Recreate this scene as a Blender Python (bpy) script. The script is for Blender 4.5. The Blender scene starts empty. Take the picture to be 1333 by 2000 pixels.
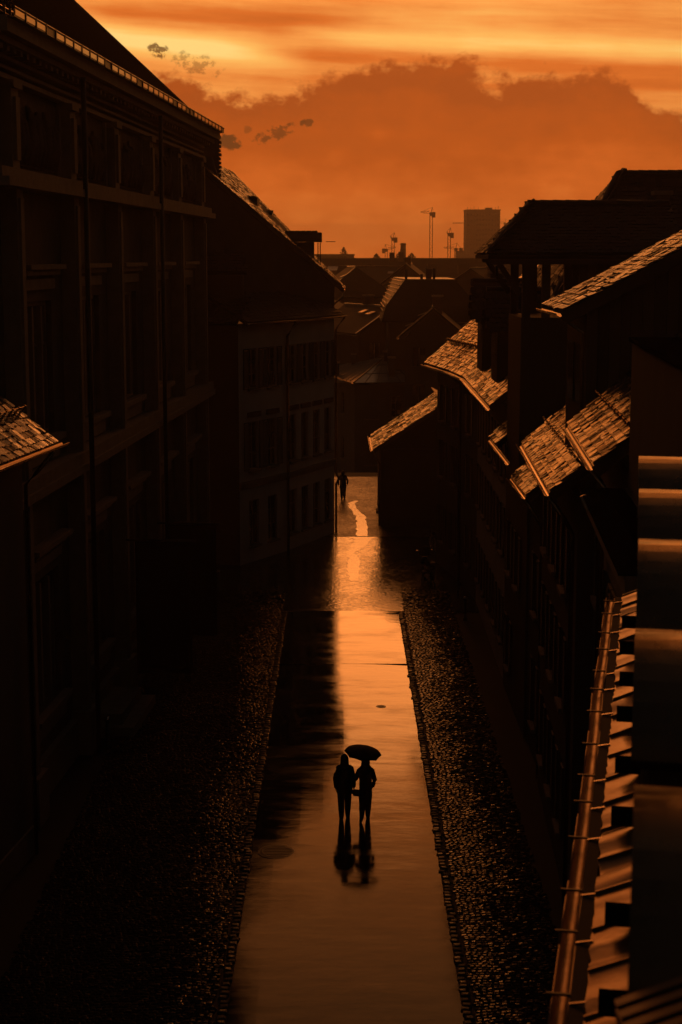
import bpy, math, random
from mathutils import Vector, Matrix
R = math.radians
random.seed(7)
sc = bpy.context.scene
col = sc.collection

# ------------------------------------------------------------------ camera
CAM_Z, FPX = 14.5, 3200.0
PITCH = math.atan(500 / FPX)
cd = bpy.data.cameras.new('camera')
cd.sensor_fit = 'VERTICAL'; cd.sensor_height = 36.0; cd.lens = 36.0 * FPX / 2000
cd.clip_start = 0.1; cd.clip_end = 20000
cd.dof.use_dof = True; cd.dof.focus_distance = 44; cd.dof.aperture_fstop = 3.2
cam = bpy.data.objects.new('camera', cd); col.objects.link(cam)
cam.location = (0, 0, CAM_Z); cam.rotation_euler = (R(90) - PITCH, 0, 0)
sc.camera = cam
sc.view_settings.view_transform = 'Standard'; sc.view_settings.look = 'None'
sc.view_settings.exposure = 0.0; sc.view_settings.gamma = 1.0
sc.view_settings.use_curve_mapping = False
sc.cycles.max_bounces = 4; sc.cycles.glossy_bounces = 3; sc.cycles.diffuse_bounces = 2
sc.cycles.volume_bounces = 0
sc.cycles.sample_clamp_indirect = 4.0
sc.cycles.use_denoising = True

SUN_AZ, SUN_EL = R(1.5), R(13.5)          # azimuth measured from +Y towards +X

def lin(r, g, b):
    f = lambda c: (c / 255 / 12.92) if c <= 10 else ((c / 255 + 0.055) / 1.055) ** 2.4
    return (f(r), f(g), f(b), 1.0)

# ------------------------------------------------------------------ node expressions
class X:
    tree = None
    def __init__(s, sock): s.s = sock
    @staticmethod
    def op(o, a, b=None, c=None):
        n = X.tree.nodes.new('ShaderNodeMath'); n.operation = o
        for i, v in enumerate((a, b, c)):
            if v is None: continue
            if isinstance(v, X): X.tree.links.new(v.s, n.inputs[i])
            else: n.inputs[i].default_value = v
        return X(n.outputs[0])
    def __add__(a, b): return X.op('ADD', a, b)
    __radd__ = __add__
    def __mul__(a, b): return X.op('MULTIPLY', a, b)
    __rmul__ = __mul__
    def __sub__(a, b): return X.op('SUBTRACT', a, b)
    def __rsub__(a, b): return X.op('SUBTRACT', b, a)
    def __truediv__(a, b): return X.op('DIVIDE', a, b)
def smooth(e0, e1, v):
    n = X.tree.nodes.new('ShaderNodeMapRange'); n.interpolation_type = 'SMOOTHSTEP'
    X.tree.links.new(v.s, n.inputs[0]); n.inputs[1].default_value = e0; n.inputs[2].default_value = e1
    return X(n.outputs[0])
def bump1(v, c, w):                        # gaussian bump round c
    d = (v - c) / w
    return X.op('EXPONENT', d * d * -1.0)
def xyz(a, b, c):
    n = X.tree.nodes.new('ShaderNodeCombineXYZ')
    for i, v in enumerate((a, b, c)):
        if isinstance(v, X): X.tree.links.new(v.s, n.inputs[i])
        else: n.inputs[i].default_value = v
    return n.outputs[0]
def noise(vec, scale=1.0, detail=4, rough=0.55, dist=0.0):
    n = X.tree.nodes.new('ShaderNodeTexNoise')
    if vec is not None: X.tree.links.new(vec, n.inputs['Vector'])
    n.inputs['Scale'].default_value = scale; n.inputs['Detail'].default_value = detail
    n.inputs['Roughness'].default_value = rough; n.inputs['Distortion'].default_value = dist
    return X(n.outputs[0])
def ramp(v, stops, interp='LINEAR'):
    n = X.tree.nodes.new('ShaderNodeValToRGB'); n.color_ramp.interpolation = interp
    e = n.color_ramp.elements
    while len(e) < len(stops): e.new(0.5)
    for i, (p, c) in enumerate(stops): e[i].position = p; e[i].color = c
    X.tree.links.new(v.s, n.inputs[0])
    return n.outputs[0]
def mixc(f, a, b, mode='MIX'):
    n = X.tree.nodes.new('ShaderNodeMix'); n.data_type = 'RGBA'; n.blend_type = mode
    for i, v in ((0, f), (6, a), (7, b)):
        if isinstance(v, X): v = v.s
        if isinstance(v, (int, float, tuple)): n.inputs[i].default_value = v
        else: X.tree.links.new(v, n.inputs[i])
    return n.outputs[2]

# ------------------------------------------------------------------ world: sunset sky with cloud bank
def make_world():
    w = bpy.data.worlds.new('World'); sc.world = w; w.use_nodes = True
    t = w.node_tree; X.tree = t
    bg = t.nodes['Background']
    tc = t.nodes.new('ShaderNodeTexCoord')
    sp = t.nodes.new('ShaderNodeSeparateXYZ'); t.links.new(tc.outputs['Generated'], sp.inputs[0])
    dx, dy, dz = (X(sp.outputs[i]) for i in range(3))
    az = X.op('ARCTAN2', dx, dy); el = X.op('ARCSINE', dz)
    u = az * 3230.0 + 666.0               # azimuth and elevation in fine angular steps
    v = 500.0 - el * 3385.0
    # cloud texture in angular space
    big = noise(xyz(u / 330.0, v / 150.0, 3.1), 1.0, 6, 0.55)
    fine = noise(xyz(u / 75.0, v / 60.0, 8.4), 1.0, 6, 0.6)
    puff = noise(xyz(u / 26.0, v / 24.0, 5.2), 1.0, 3, 0.6)
    wisp = noise(xyz(u / 15.0, v / 12.0, 2.2), 1.0, 4, 0.65)
    thin = noise(xyz(u / 260.0 - v / 400.0, v / 17.0 - u / 420.0, 6.6), 1.0, 4, 0.6)
    streak = noise(xyz(u / 520.0 + v / 900.0, v / 60.0 - u / 700.0, 1.7), 1.0, 5, 0.5)
    # outline of the cumulus bank
    fc = t.nodes.new('ShaderNodeFloatCurve')
    pts = [(-1500, 210), (-300, 190), (150, 185), (300, 160), (340, 152), (380, 160), (450, 176), (540, 178), (600, 168),
           (650, 150), (700, 128), (750, 112), (800, 117), (850, 120), (900, 122), (928, 138), (955, 158),
           (990, 150), (1040, 146), (1110, 146), (1170, 142), (1212, 160), (1245, 198), (1290, 212), (1360, 205), (1700, 180), (2600, 220)]
    cm = fc.mapping.curves[0]
    while len(cm.points) < len(pts): cm.points.new(0.5, 0.5)
    for p, (a, b) in zip(cm.points, sorted(pts)):
        p.location = ((a + 1500) / 4100, b / 400); p.handle_type = 'AUTO_CLAMPED'
    fc.mapping.use_clip = False; fc.mapping.update()
    uu = X.op('MINIMUM', X.op('MAXIMUM', (u + 1500.0) / 4100.0, 0.0), 1.0)
    t.links.new(uu.s, fc.inputs['Value'])
    top = X(fc.outputs[0]) * 400.0
    ragged = v - top + (fine - 0.5) * 115.0 + (puff - 0.5) * 60.0 + (big - 0.5) * 50.0
    bank = smooth(-14.0, 20.0, ragged)
    # brightness of the open sky above the bank
    s1 = bump1(v - u * 0.10, 48.0, 24.0) * smooth(90.0, 220.0, u) * (1.0 - smooth(420.0, 660.0, u))
    s2 = bump1(v - u * 0.055, 30.0, 20.0) * smooth(520.0, 720.0, u)
    d1 = bump1(v - u * 0.035, 18.0, 20.0) * smooth(150.0, 260.0, u) * (1.0 - smooth(560.0, 800.0, u))
    d2 = bump1(v - u * 0.05, 74.0, 17.0) * smooth(430.0, 600.0, u) * (1.0 - smooth(1150.0, 1500.0, u) * 0.5)
    d3 = bump1(v - u * 0.06, 90.0, 14.0) * smooth(1020.0, 1240.0, u)
    tt = 0.50 + s1 * 0.52 + s2 * 0.42 - d1 * 0.24 - d2 * 0.22 - d3 * 0.25 + (streak - 0.5) * 0.75 + (thin - 0.5) * 0.32 + (fine - 0.5) * 0.16
    open_sky = ramp(tt, [(0.0, lin(178, 82, 26)), (0.28, lin(206, 104, 38)), (0.55, lin(232, 146, 68)),
                         (0.8, lin(240, 176, 88)), (1.0, lin(242, 200, 116))])
    # inside the bank: slow drift from copper to lighter orange near the horizon
    bt = smooth(110.0, 520.0, v) * 0.60 + (big - 0.5) * 0.75 + (fine - 0.5) * 0.40 + (streak - 0.5) * 0.35 + 0.06 - (1.0 - smooth(0.0, 70.0, ragged)) * 0.10
    bank_col = ramp(bt, [(0.0, lin(158, 72, 24)), (0.3, lin(176, 79, 23)), (0.55, lin(200, 94, 31)), (0.8, lin(222, 116, 45)), (1.0, lin(232, 132, 58))])
    # faint low layer close to the horizon
    low = smooth(0.0, 10.0, v - 418.0 - (big - 0.5) * 60.0 - u * 0.012) * (1.0 - smooth(455.0, 505.0, v)) * (1.0 - smooth(900, 1100, u))
    bank_col = mixc(low * 0.35, bank_col, lin(176, 84, 32))
    sky = mixc(bank, open_sky, bank_col)
    # small dark scud drifting below and beside the bank
    def scud(u0, v0, su, sv, tilt, lo, hi):
        m = bump1(u, u0, su) * bump1(v + (u - u0) * tilt, v0, sv)
        return smooth(lo, hi, m * (fine * 1.0 + puff * 1.3 + wisp * 2.2 - 1.55))
    wisps = scud(452, 274, 24, 17, 0.0, 0.26, 0.50) * 0.95 + scud(540, 256, 55, 20, 0.32, 0.34, 0.6) * 0.75 \
        + scud(600, 236, 16, 12, 0.2, 0.3, 0.55) * 0.8 + scud(320, 98, 24, 16, -0.25, 0.26, 0.5) * 0.85 \
        + scud(390, 122, 60, 26, -0.2, 0.36, 0.7) * 0.5 + scud(485, 248, 14, 10, 0.0, 0.4, 0.7) * 0.5
    wisps = X.op('MINIMUM', wisps, 1.0)
    sky = mixc(wisps, sky, lin(92, 50, 20))
    # light round the hidden sun, then fall-off towards the zenith and towards the east
    lift = smooth(0.142, 0.175, el) * (1.0 - smooth(0.20, 0.38, el) * 0.92)
    glow = 1.0 + lift * bump1(az, SUN_AZ, 0.30) * GLOW
    dusk = (1.0 - smooth(0.18, 0.58, el) * 0.975) * (1.0 - smooth(0.14, 0.55, X.op('ABSOLUTE', az)) * 0.992)
    deep = smooth(0.14, 0.19, el)
    sky = mixc(deep, sky, mixc(0.75, sky, lin(236, 112, 36)))
    k = glow * dusk * 12.6
    sc_n = t.nodes.new('ShaderNodeVectorMath'); sc_n.operation = 'SCALE'
    t.links.new(sky, sc_n.inputs[0]); t.links.new(k.s, sc_n.inputs[3])
    ns = t.nodes.new('ShaderNodeTexSky'); ns.sky_type = 'NISHITA'; ns.sun_disc = False
    ns.sun_elevation = SUN_EL; ns.sun_rotation = SUN_AZ; ns.dust_density = 6.0; ns.air_density = 2.0
    tint = mixc(1.0, ns.outputs[0], (0.070, 0.052, 0.042, 1), 'MULTIPLY')
    ts = t.nodes.new('ShaderNodeVectorMath'); ts.operation = 'SCALE'
    t.links.new(tint, ts.inputs[0]); t.links.new((1.0 - dusk).s, ts.inputs[3]); tint = ts.outputs[0]
    fin = mixc(1.0, sc_n.outputs[0], tint, 'ADD')
    t.links.new(fin, bg.inputs['Color']); bg.inputs['Strength'].default_value = 0.1
GLOW = 1.6
make_world()
sc.world.cycles.sampling_method = 'MANUAL'; sc.world.cycles.sample_map_resolution = 512

sl = bpy.data.lights.new('sun', 'SUN'); sl.energy = 0.035; sl.angle = R(9); sl.color = (1.0, 0.36, 0.09)
so = bpy.data.objects.new('sun', sl); col.objects.link(so)
sd = Vector((math.sin(SUN_AZ) * math.cos(SUN_EL), math.cos(SUN_AZ) * math.cos(SUN_EL), math.sin(SUN_EL)))
so.rotation_euler = sd.to_track_quat('Z', 'Y').to_euler(); so.location = (0, 30, 60)

# ------------------------------------------------------------------ materials
M = {}
def mat(name, c, rough=0.6, metal=0.0, spec=0.5, var=0.25, nscale=3.0, bump=0.0, bscale=40.0, rvar=0.0, stretch=(1, 1, 1), rnd=False, coat=0.0):
    m = bpy.data.materials.new(name); m.use_nodes = True; t = m.node_tree; X.tree = t
    p = t.nodes['Principled BSDF']
    tc = t.nodes.new('ShaderNodeTexCoord'); mp = t.nodes.new('ShaderNodeMapping')
    ge = t.nodes.new('ShaderNodeNewGeometry')
    t.links.new(ge.outputs['Position'], mp.inputs[0]); mp.inputs['Scale'].default_value = stretch
    n = noise(mp.outputs[0], nscale, 5, 0.6)
    f = n
    if rnd:
        oi = t.nodes.new('ShaderNodeObjectInfo')
        r = X.op('FRACT', X(ge.outputs['Random Per Island']) + X(oi.outputs['Random']) * 1.7)
        f = n * 0.4 + r * 0.6
    k = lambda q: tuple(min(1, x * q) for x in c) + (1,)
    cc = ramp(f, [(0.2, k(1 - var)), (0.8, k(1 + var))])
    t.links.new(cc, p.inputs['Base Color'])
    p.inputs['Metallic'].default_value = metal; p.inputs['Specular IOR Level'].default_value = spec
    p.inputs['Coat Weight'].default_value = coat; p.inputs['Coat Roughness'].default_value = 0.12
    if rvar:
        rr = X.op('MAXIMUM', (f - 0.5) * (2 * rvar) + rough, 0.03)
        t.links.new(rr.s, p.inputs['Roughness'])
    else: p.inputs['Roughness'].default_value = rough
    if bump:
        b = t.nodes.new('ShaderNodeBump'); b.inputs['Strength'].default_value = 1.0; b.inputs['Distance'].default_value = bump
        h = noise(mp.outputs[0], bscale, 3, 0.5)
        t.links.new(h.s, b.inputs['Height']); t.links.new(b.outputs[0], p.inputs['Normal'])
    M[name] = m
    return m

mat('stone', (0.20, 0.155, 0.12), 0.85, bump=0.01, bscale=14, var=0.25, nscale=1.2, spec=0.2)
mat('stone_trim', (0.34, 0.27, 0.21), 0.75, bump=0.006, bscale=20, var=0.2, spec=0.25)
mat('relief', (0.20, 0.15, 0.11), 0.85, bump=0.10, bscale=5.0, spec=0.2)
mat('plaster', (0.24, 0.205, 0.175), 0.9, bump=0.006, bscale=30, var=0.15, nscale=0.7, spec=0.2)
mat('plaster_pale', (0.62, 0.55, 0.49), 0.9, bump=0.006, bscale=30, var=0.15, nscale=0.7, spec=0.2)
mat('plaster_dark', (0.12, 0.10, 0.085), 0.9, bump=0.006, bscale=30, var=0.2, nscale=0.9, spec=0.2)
mat('brick_wall', (0.18, 0.11, 0.08), 0.9, bump=0.01, bscale=25, spec=0.2)
mat('wood', (0.12, 0.085, 0.06), 0.7, bump=0.004, bscale=30, stretch=(6, 6, 0.6), rnd=True, var=0.35)
mat('shutter_paint', (0.07, 0.06, 0.05), 0.5, var=0.2)
mat('frame_paint', (0.26, 0.21, 0.16), 0.5, var=0.15)
mat('glass', (0.012, 0.012, 0.014), 0.06, spec=0.5, var=0.1, bump=0.002, bscale=1.5)
mat('zinc', (0.17, 0.135, 0.11), 0.28, metal=0.9, var=0.2, nscale=2.0, rvar=0.12, bump=0.003, bscale=6)
mat('gutter_metal', (0.42, 0.30, 0.20), 0.22, metal=1.0, var=0.2, nscale=4, rvar=0.08)
mat('dark_metal', (0.05, 0.045, 0.04), 0.4, metal=0.6, var=0.2)
mat('chrome', (0.6, 0.58, 0.55), 0.12, metal=1.0, var=0.05)
mat('far_wall', (0.10, 0.075, 0.055), 0.9, var=0.3, nscale=0.4)
mat('far_roof', (0.045, 0.032, 0.026), 0.62, spec=0.2, var=0.3, nscale=0.8, bump=0.03, bscale=3.0)
mat('tower_wall', (0.12, 0.09, 0.07), 0.8, var=0.1, nscale=0.1)
mat('crane_paint', (0.10, 0.07, 0.04), 0.6)
mat('fabric_black', (0.012, 0.011, 0.012), 0.85, spec=0.15, var=0.3, nscale=30)
mat('jeans', (0.016, 0.016, 0.02), 0.9, spec=0.15, var=0.3, nscale=30)
mat('skin', (0.30, 0.19, 0.14), 0.6, var=0.1)
mat('hair', (0.02, 0.014, 0.01), 0.5, var=0.3, nscale=60)
mat('leather', (0.015, 0.012, 0.01), 0.45, var=0.2)
mat('umbrella_cloth', (0.008, 0.008, 0.009), 0.75, spec=0.2, var=0.2)
mat('banner_cloth', (0.01, 0.01, 0.01), 0.9, spec=0.1, var=0.2)
mat('rubber', (0.015, 0.015, 0.015), 0.7)
mat('scooter_paint', (0.03, 0.02, 0.02), 0.3, coat=0.5)
mat('clear_plastic', (0.10, 0.08, 0.06), 0.1, spec=0.6)
mat('bark', (0.05, 0.035, 0.025), 0.9)
mat('matte_roof', (0.014, 0.011, 0.009), 1.0, spec=0.0, var=0.3, nscale=1.0, bump=0.02, bscale=4)
mat('matte_seam', (0.03, 0.024, 0.02), 0.9, spec=0.05)
mat('felt', (0.012, 0.011, 0.010), 1.0, spec=0.0)
mat('foliage', (0.05, 0.06, 0.025), 0.7, var=0.4, rnd=True)
mat('ground_soil', (0.035, 0.03, 0.026), 0.8, var=0.3, nscale=0.3)
mat('cobble', (0.022, 0.019, 0.017), 0.25, var=0.45, nscale=8, rvar=0.16, rnd=True, bump=0.006, bscale=30)
mat('cobble_dull', (0.020, 0.018, 0.016), 0.72, spec=0.12, var=0.45, nscale=8, rvar=0.5, rnd=True, bump=0.008, bscale=30)
mat('old_gutter', (0.30, 0.20, 0.13), 0.42, metal=0.9, var=0.5, nscale=6, rvar=0.2, bump=0.004, bscale=18)
mat('wet_sheet', (0.60, 0.54, 0.48), 0.2, metal=0.3, var=0.25, nscale=1.5, rvar=0.12, bump=0.002, bscale=2)
mat('kerb_stone', (0.034, 0.029, 0.025), 0.48, var=0.45, rvar=0.25, rnd=True, bump=0.005, bscale=25)
mat('joint_bed', (0.028, 0.023, 0.02), 0.75, var=0.3, nscale=8, bump=0.01, bscale=30)
mat('puddle', (0.008, 0.007, 0.006), 0.13, spec=0.5, var=0.1, bump=0.006, bscale=7, rvar=0.10, nscale=5)
mat('iron_cover', (0.03, 0.028, 0.026), 0.35, metal=0.4, bump=0.004, bscale=60)
mat('roof_deck', (0.03, 0.024, 0.02), 0.8)
mat('lead_cap', (0.10, 0.085, 0.075), 0.38, var=0.2, rvar=0.1)

def tile_mat(name, c, rough, rvar, coat=0.0):
    m = mat(name, c, rough, rnd=True, var=0.5, rvar=rvar, nscale=5, coat=coat)
    t = m.node_tree; X.tree = t; p = t.nodes['Principled BSDF']
    uv = t.nodes.new('ShaderNodeUVMap'); sp = t.nodes.new('ShaderNodeSeparateXYZ'); t.links.new(uv.outputs[0], sp.inputs[0])
    g = X.op('SINE', X(sp.outputs[0]) * 31.0)
    ge = t.nodes.new('ShaderNodeNewGeometry')
    if coat:
        p.inputs['Coat IOR'].default_value = 1.9
        oi = t.nodes.new('ShaderNodeObjectInfo')
        rr = X.op('FRACT', (X(ge.outputs['Random Per Island']) + X(oi.outputs['Random'])) * 3.7)
        t.links.new((smooth(0.15, 0.6, rr) * coat * 1.2 + 0.12).s, p.inputs['Coat Weight'])
    h = g * 0.7 + noise(ge.outputs['Position'], 18.0, 3, 0.6) * 1.6
    b = t.nodes.new('ShaderNodeBump'); b.inputs['Distance'].default_value = 0.0045
    t.links.new(h.s, b.inputs['Height']); t.links.new(b.outputs[0], p.inputs['Normal']); b2 = t.nodes.new('ShaderNodeBump'); b2.inputs['Distance'].default_value = 0.0006; t.links.new(h.s, b2.inputs['Height']); t.links.new(b2.outputs[0], p.inputs['Coat Normal'])
tile_mat('tile', (0.085, 0.045, 0.030), 0.22, 0.30, 0.75)
tile_mat('tile_mid', (0.06, 0.036, 0.026), 0.32, 0.34, 0.12)
tile_mat('tile_old', (0.050, 0.033, 0.025), 0.55, 0.2)

def asphalt():
    m = bpy.data.materials.new('wet_asphalt'); m.use_nodes = True; t = m.node_tree; X.tree = t
    p = t.nodes['Principled BSDF']
    ge = t.nodes.new('ShaderNodeNewGeometry')
    mp = t.nodes.new('ShaderNodeMapping'); t.links.new(ge.outputs['Position'], mp.inputs[0])
    mp.inputs['Scale'].default_value = (0.28, 1.0, 1.0)
    n1 = noise(mp.outputs[0], 0.9, 5, 0.6, 0.3)          # streaks of thinner and thicker water film
    n2 = noise(ge.outputs['Position'], 0.35, 4, 0.55)
    n3 = noise(ge.outputs['Position'], 55.0, 2, 0.6)
    n4 = noise(mp.outputs[0], 3.4, 4, 0.65)
    cc = ramp(n2 * 0.6 + n3 * 0.4, [(0.25, (0.022, 0.019, 0.017, 1)), (0.75, (0.050, 0.043, 0.037, 1))])
    t.links.new(cc, p.inputs['Base Color'])
    ro = smooth(0.42, 0.66, n1) * 0.10 + smooth(0.45, 0.68, n2) * 0.05 + smooth(0.48, 0.62, n4) * 0.04 + 0.03
    t.links.new(ro.s, p.inputs['Roughness']); p.inputs['IOR'].default_value = 1.4
    b = t.nodes.new('ShaderNodeBump'); b.inputs['Distance'].default_value = 1.0
    h = noise(mp.outputs[0], 2.2, 3, 0.5) * 0.0022 + n2 * 0.010 + n3 * 0.00035 + n4 * 0.0010
    t.links.new(h.s, b.inputs['Height']); t.links.new(b.outputs[0], p.inputs['Normal'])
    M['asphalt'] = m
asphalt()

def sett_paving(key, r0, bmp):                                        # far paving: setts too small to pick apart
    m = bpy.data.materials.new('wet_setts'); m.use_nodes = True; t = m.node_tree; X.tree = t
    p = t.nodes['Principled BSDF']; ge = t.nodes.new('ShaderNodeNewGeometry')
    vo = t.nodes.new('ShaderNodeTexVoronoi'); vo.inputs['Scale'].default_value = 6.5
    t.links.new(ge.outputs['Position'], vo.inputs['Vector'])
    d = X(vo.outputs['Distance'])
    sep = t.nodes.new('ShaderNodeSeparateXYZ'); t.links.new(vo.outputs['Color'], sep.inputs[0])
    rnd = X(sep.outputs[0])
    cc = ramp(rnd, [(0.0, (0.03, 0.025, 0.022, 1)), (1.0, (0.07, 0.058, 0.05, 1))])
    t.links.new(cc, p.inputs['Base Color'])
    big = noise(ge.outputs['Position'], 0.5, 4, 0.6)
    ro = rnd * 0.10 + r0 + smooth(0.4, 0.65, big) * 0.06
    t.links.new(ro.s, p.inputs['Roughness'])
    b = t.nodes.new('ShaderNodeBump'); b.inputs['Distance'].default_value = 1.0
    h = (1.0 - smooth(0.2, 0.75, d)) * bmp + noise(ge.outputs['Position'], 3.0, 2, 0.5) * 0.004
    t.links.new(h.s, b.inputs['Height']); t.links.new(b.outputs[0], p.inputs['Normal'])
    M[key] = m
sett_paving('setts_worn', 0.115, 0.0026)
sett_paving('setts', 0.32, 0.013)

# ------------------------------------------------------------------ mesh helpers
WM = {}                                                   # world matrix of every thing
def tag(o, label=None, cat=None, group=None, kind=None):
    for k, v in (('label', label), ('category', cat), ('group', group), ('kind', kind)):
        if v: o[k] = v
    return o
def thing(name, label, cat, loc=(0, 0, 0), rotz=0.0, group=None):
    o = bpy.data.objects.new(name, None); o.empty_display_size = 0.2
    o.location = loc; o.rotation_euler = (0, 0, rotz); col.objects.link(o)
    WM[o.name] = Matrix.Translation(loc) @ Matrix.Rotation(rotz, 4, 'Z')
    return tag(o, label, cat, group)
def along(name, label, cat, p0, p1, group=None):          # local x runs p0 -> p1, local y points to its left
    return thing(name, label, cat, (p0[0], p0[1], 0), math.atan2(p1[1] - p0[1], p1[0] - p0[0]), group)
def wm(o):
    while o is not None:
        if o.name in WM: return WM[o.name]
        o = o.parent
    return Matrix.Identity(4)
def put(name, me, parent=None, loc=(0, 0, 0), m=None, kind=None):
    o = bpy.data.objects.new(name, me); col.objects.link(o)
    if parent is not None: o.parent = parent
    if m is not None: o.matrix_basis = m
    else: o.location = loc
    if kind: o['kind'] = kind
    return o

class MB:
    def __init__(s): s.v = []; s.f = []; s.uv = None; s.sm = False
    def add(s, vs, fs):
        b = len(s.v); s.v += [tuple(p) for p in vs]; s.f += [tuple(i + b for i in f) for f in fs]; return s
    def box(s, x0, x1, y0, y1, z0, z1):
        return s.add([(x, y, z) for z in (z0, z1) for y in (y0, y1) for x in (x0, x1)],
                     [(0, 2, 3, 1), (4, 5, 7, 6), (0, 1, 5, 4), (2, 6, 7, 3), (0, 4, 6, 2), (1, 3, 7, 5)])
    def obox(s, p0, p1, w, h, up=(0, 0, 1)):              # bar from p0 to p1 with width w and height h
        p0, p1 = Vector(p0), Vector(p1); d = (p1 - p0).normalized(); up = Vector(up)
        if abs(d.dot(up)) > 0.98: up = Vector((1, 0, 0))
        a = d.cross(up).normalized() * (w / 2); b = a.cross(d).normalized() * (h / 2)
        vs = [p + i * a + j * b for p in (p0, p1) for i, j in ((-1, -1), (1, -1), (1, 1), (-1, 1))]
        return s.add(vs, [(0, 1, 2, 3), (7, 6, 5, 4), (0, 4, 5, 1), (1, 5, 6, 2), (2, 6, 7, 3), (3, 7, 4, 0)])
    def quad(s, a, b, c, d): return s.add([a, b, c, d], [(0, 1, 2, 3)])
    def slab(s, poly, off):                               # polygon thickened by vector off
        n = len(poly); off = Vector(off)
        vs = [Vector(p) for p in poly]; vs += [p + off for p in vs]
        return s.add(vs, [tuple(range(n)), tuple(range(2 * n - 1, n - 1, -1))] + [(i, i + n, (i + 1) % n + n, (i + 1) % n) for i in range(n)])
    def tube(s, pts, r, n=8, cap=True):
        pts = [Vector(p) for p in pts]; rs = r if isinstance(r, (list, tuple)) else [r] * len(pts); rings = []
        for i, p in enumerate(pts):
            d = (pts[min(i + 1, len(pts) - 1)] - pts[max(i - 1, 0)]).normalized()
            up = Vector((0, 0, 1)) if abs(d.z) < 0.95 else Vector((1, 0, 0))
            a = d.cross(up).normalized(); b = a.cross(d)
            rings.append([p + (a * math.cos(2 * math.pi * k / n) + b * math.sin(2 * math.pi * k / n)) * rs[i] for k in range(n)])
        vs = [q for r_ in rings for q in r_]; fs = []
        for i in range(len(pts) - 1):
            for k in range(n): fs.append((i * n + k, i * n + (k + 1) % n, (i + 1) * n + (k + 1) % n, (i + 1) * n + k))
        if cap: fs += [tuple(range(n - 1, -1, -1)), tuple(range(len(vs) - n, len(vs)))]
        return s.add(vs, fs)
    def gutter(s, p0, p1, r=0.075, n=7):                  # open half-round channel with a rolled lip
        p0, p1 = Vector(p0), Vector(p1); d = (p1 - p0).normalized(); a = d.cross(Vector((0, 0, 1))).normalized(); b = Vector((0, 0, 1))
        vs = []
        for rr in (r, r * 0.9):
            for p in (p0, p1):
                vs += [p + a * (rr * math.cos(math.pi + math.pi * k / n)) + b * (rr * math.sin(math.pi + math.pi * k / n)) for k in range(n + 1)]
        m = n + 1; fs = []
        for k in range(n):
            fs.append((k, k + 1, m + k + 1, m + k)); fs.append((2 * m + k, 3 * m + k, 3 * m + k + 1, 2 * m + k + 1))
        fs += [(0, m, 3 * m, 2 * m), (n, 2 * m + n, 3 * m + n, m + n)]
        s.add(vs, fs)
        for q in (0, n): s.tube([vs[q] , vs[m + q]], r * 0.13, 6)
        return s
    def lathe(s, prof, n=12, c=(0, 0, 0)):
        vs = [(c[0] + r * math.cos(2 * math.pi * k / n), c[1] + r * math.sin(2 * math.pi * k / n), c[2] + z) for r, z in prof for k in range(n)]
        fs = [(i * n + k, i * n + (k + 1) % n, (i + 1) * n + (k + 1) % n, (i + 1) * n + k) for i in range(len(prof) - 1) for k in range(n)]
        fs += [tuple(range(n - 1, -1, -1)), tuple(range(len(vs) - n, len(vs)))]
        return s.add(vs, fs)
    def mesh(s, name, m, smooth=False):
        me = bpy.data.meshes.new(name); me.from_pydata(s.v, [], s.f)
        if s.uv:
            l = me.uv_layers.new(name='UVMap'); l.data.foreach_set('uv', s.uv)
        if smooth: me.polygons.foreach_set('use_smooth', [True] * len(me.polygons))
        me.materials.append(M[m] if isinstance(m, str) else m); me.update(); return me
    def build(s, name, m, parent=None, world=False, smooth=False, kind=None, loc=(0, 0, 0)):
        if world and parent is not None:
            inv = wm(parent).inverted(); s.v = [tuple(inv @ Vector(p)) for p in s.v]
        return put(name, s.mesh(name, m, smooth), parent, loc, kind=kind)

def struct(o): o['kind'] = 'structure'; return o

CAMI = Matrix.Rotation(R(90) - PITCH, 4, 'X').inverted() @ Matrix.Translation((0, 0, -CAM_Z))
def proj(p):
    q = CAMI @ Vector(p)
    if q.z > -0.1: return None
    return 666.5 + FPX * q.x / -q.z, 1000 - FPX * q.y / -q.z, -q.z

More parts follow.
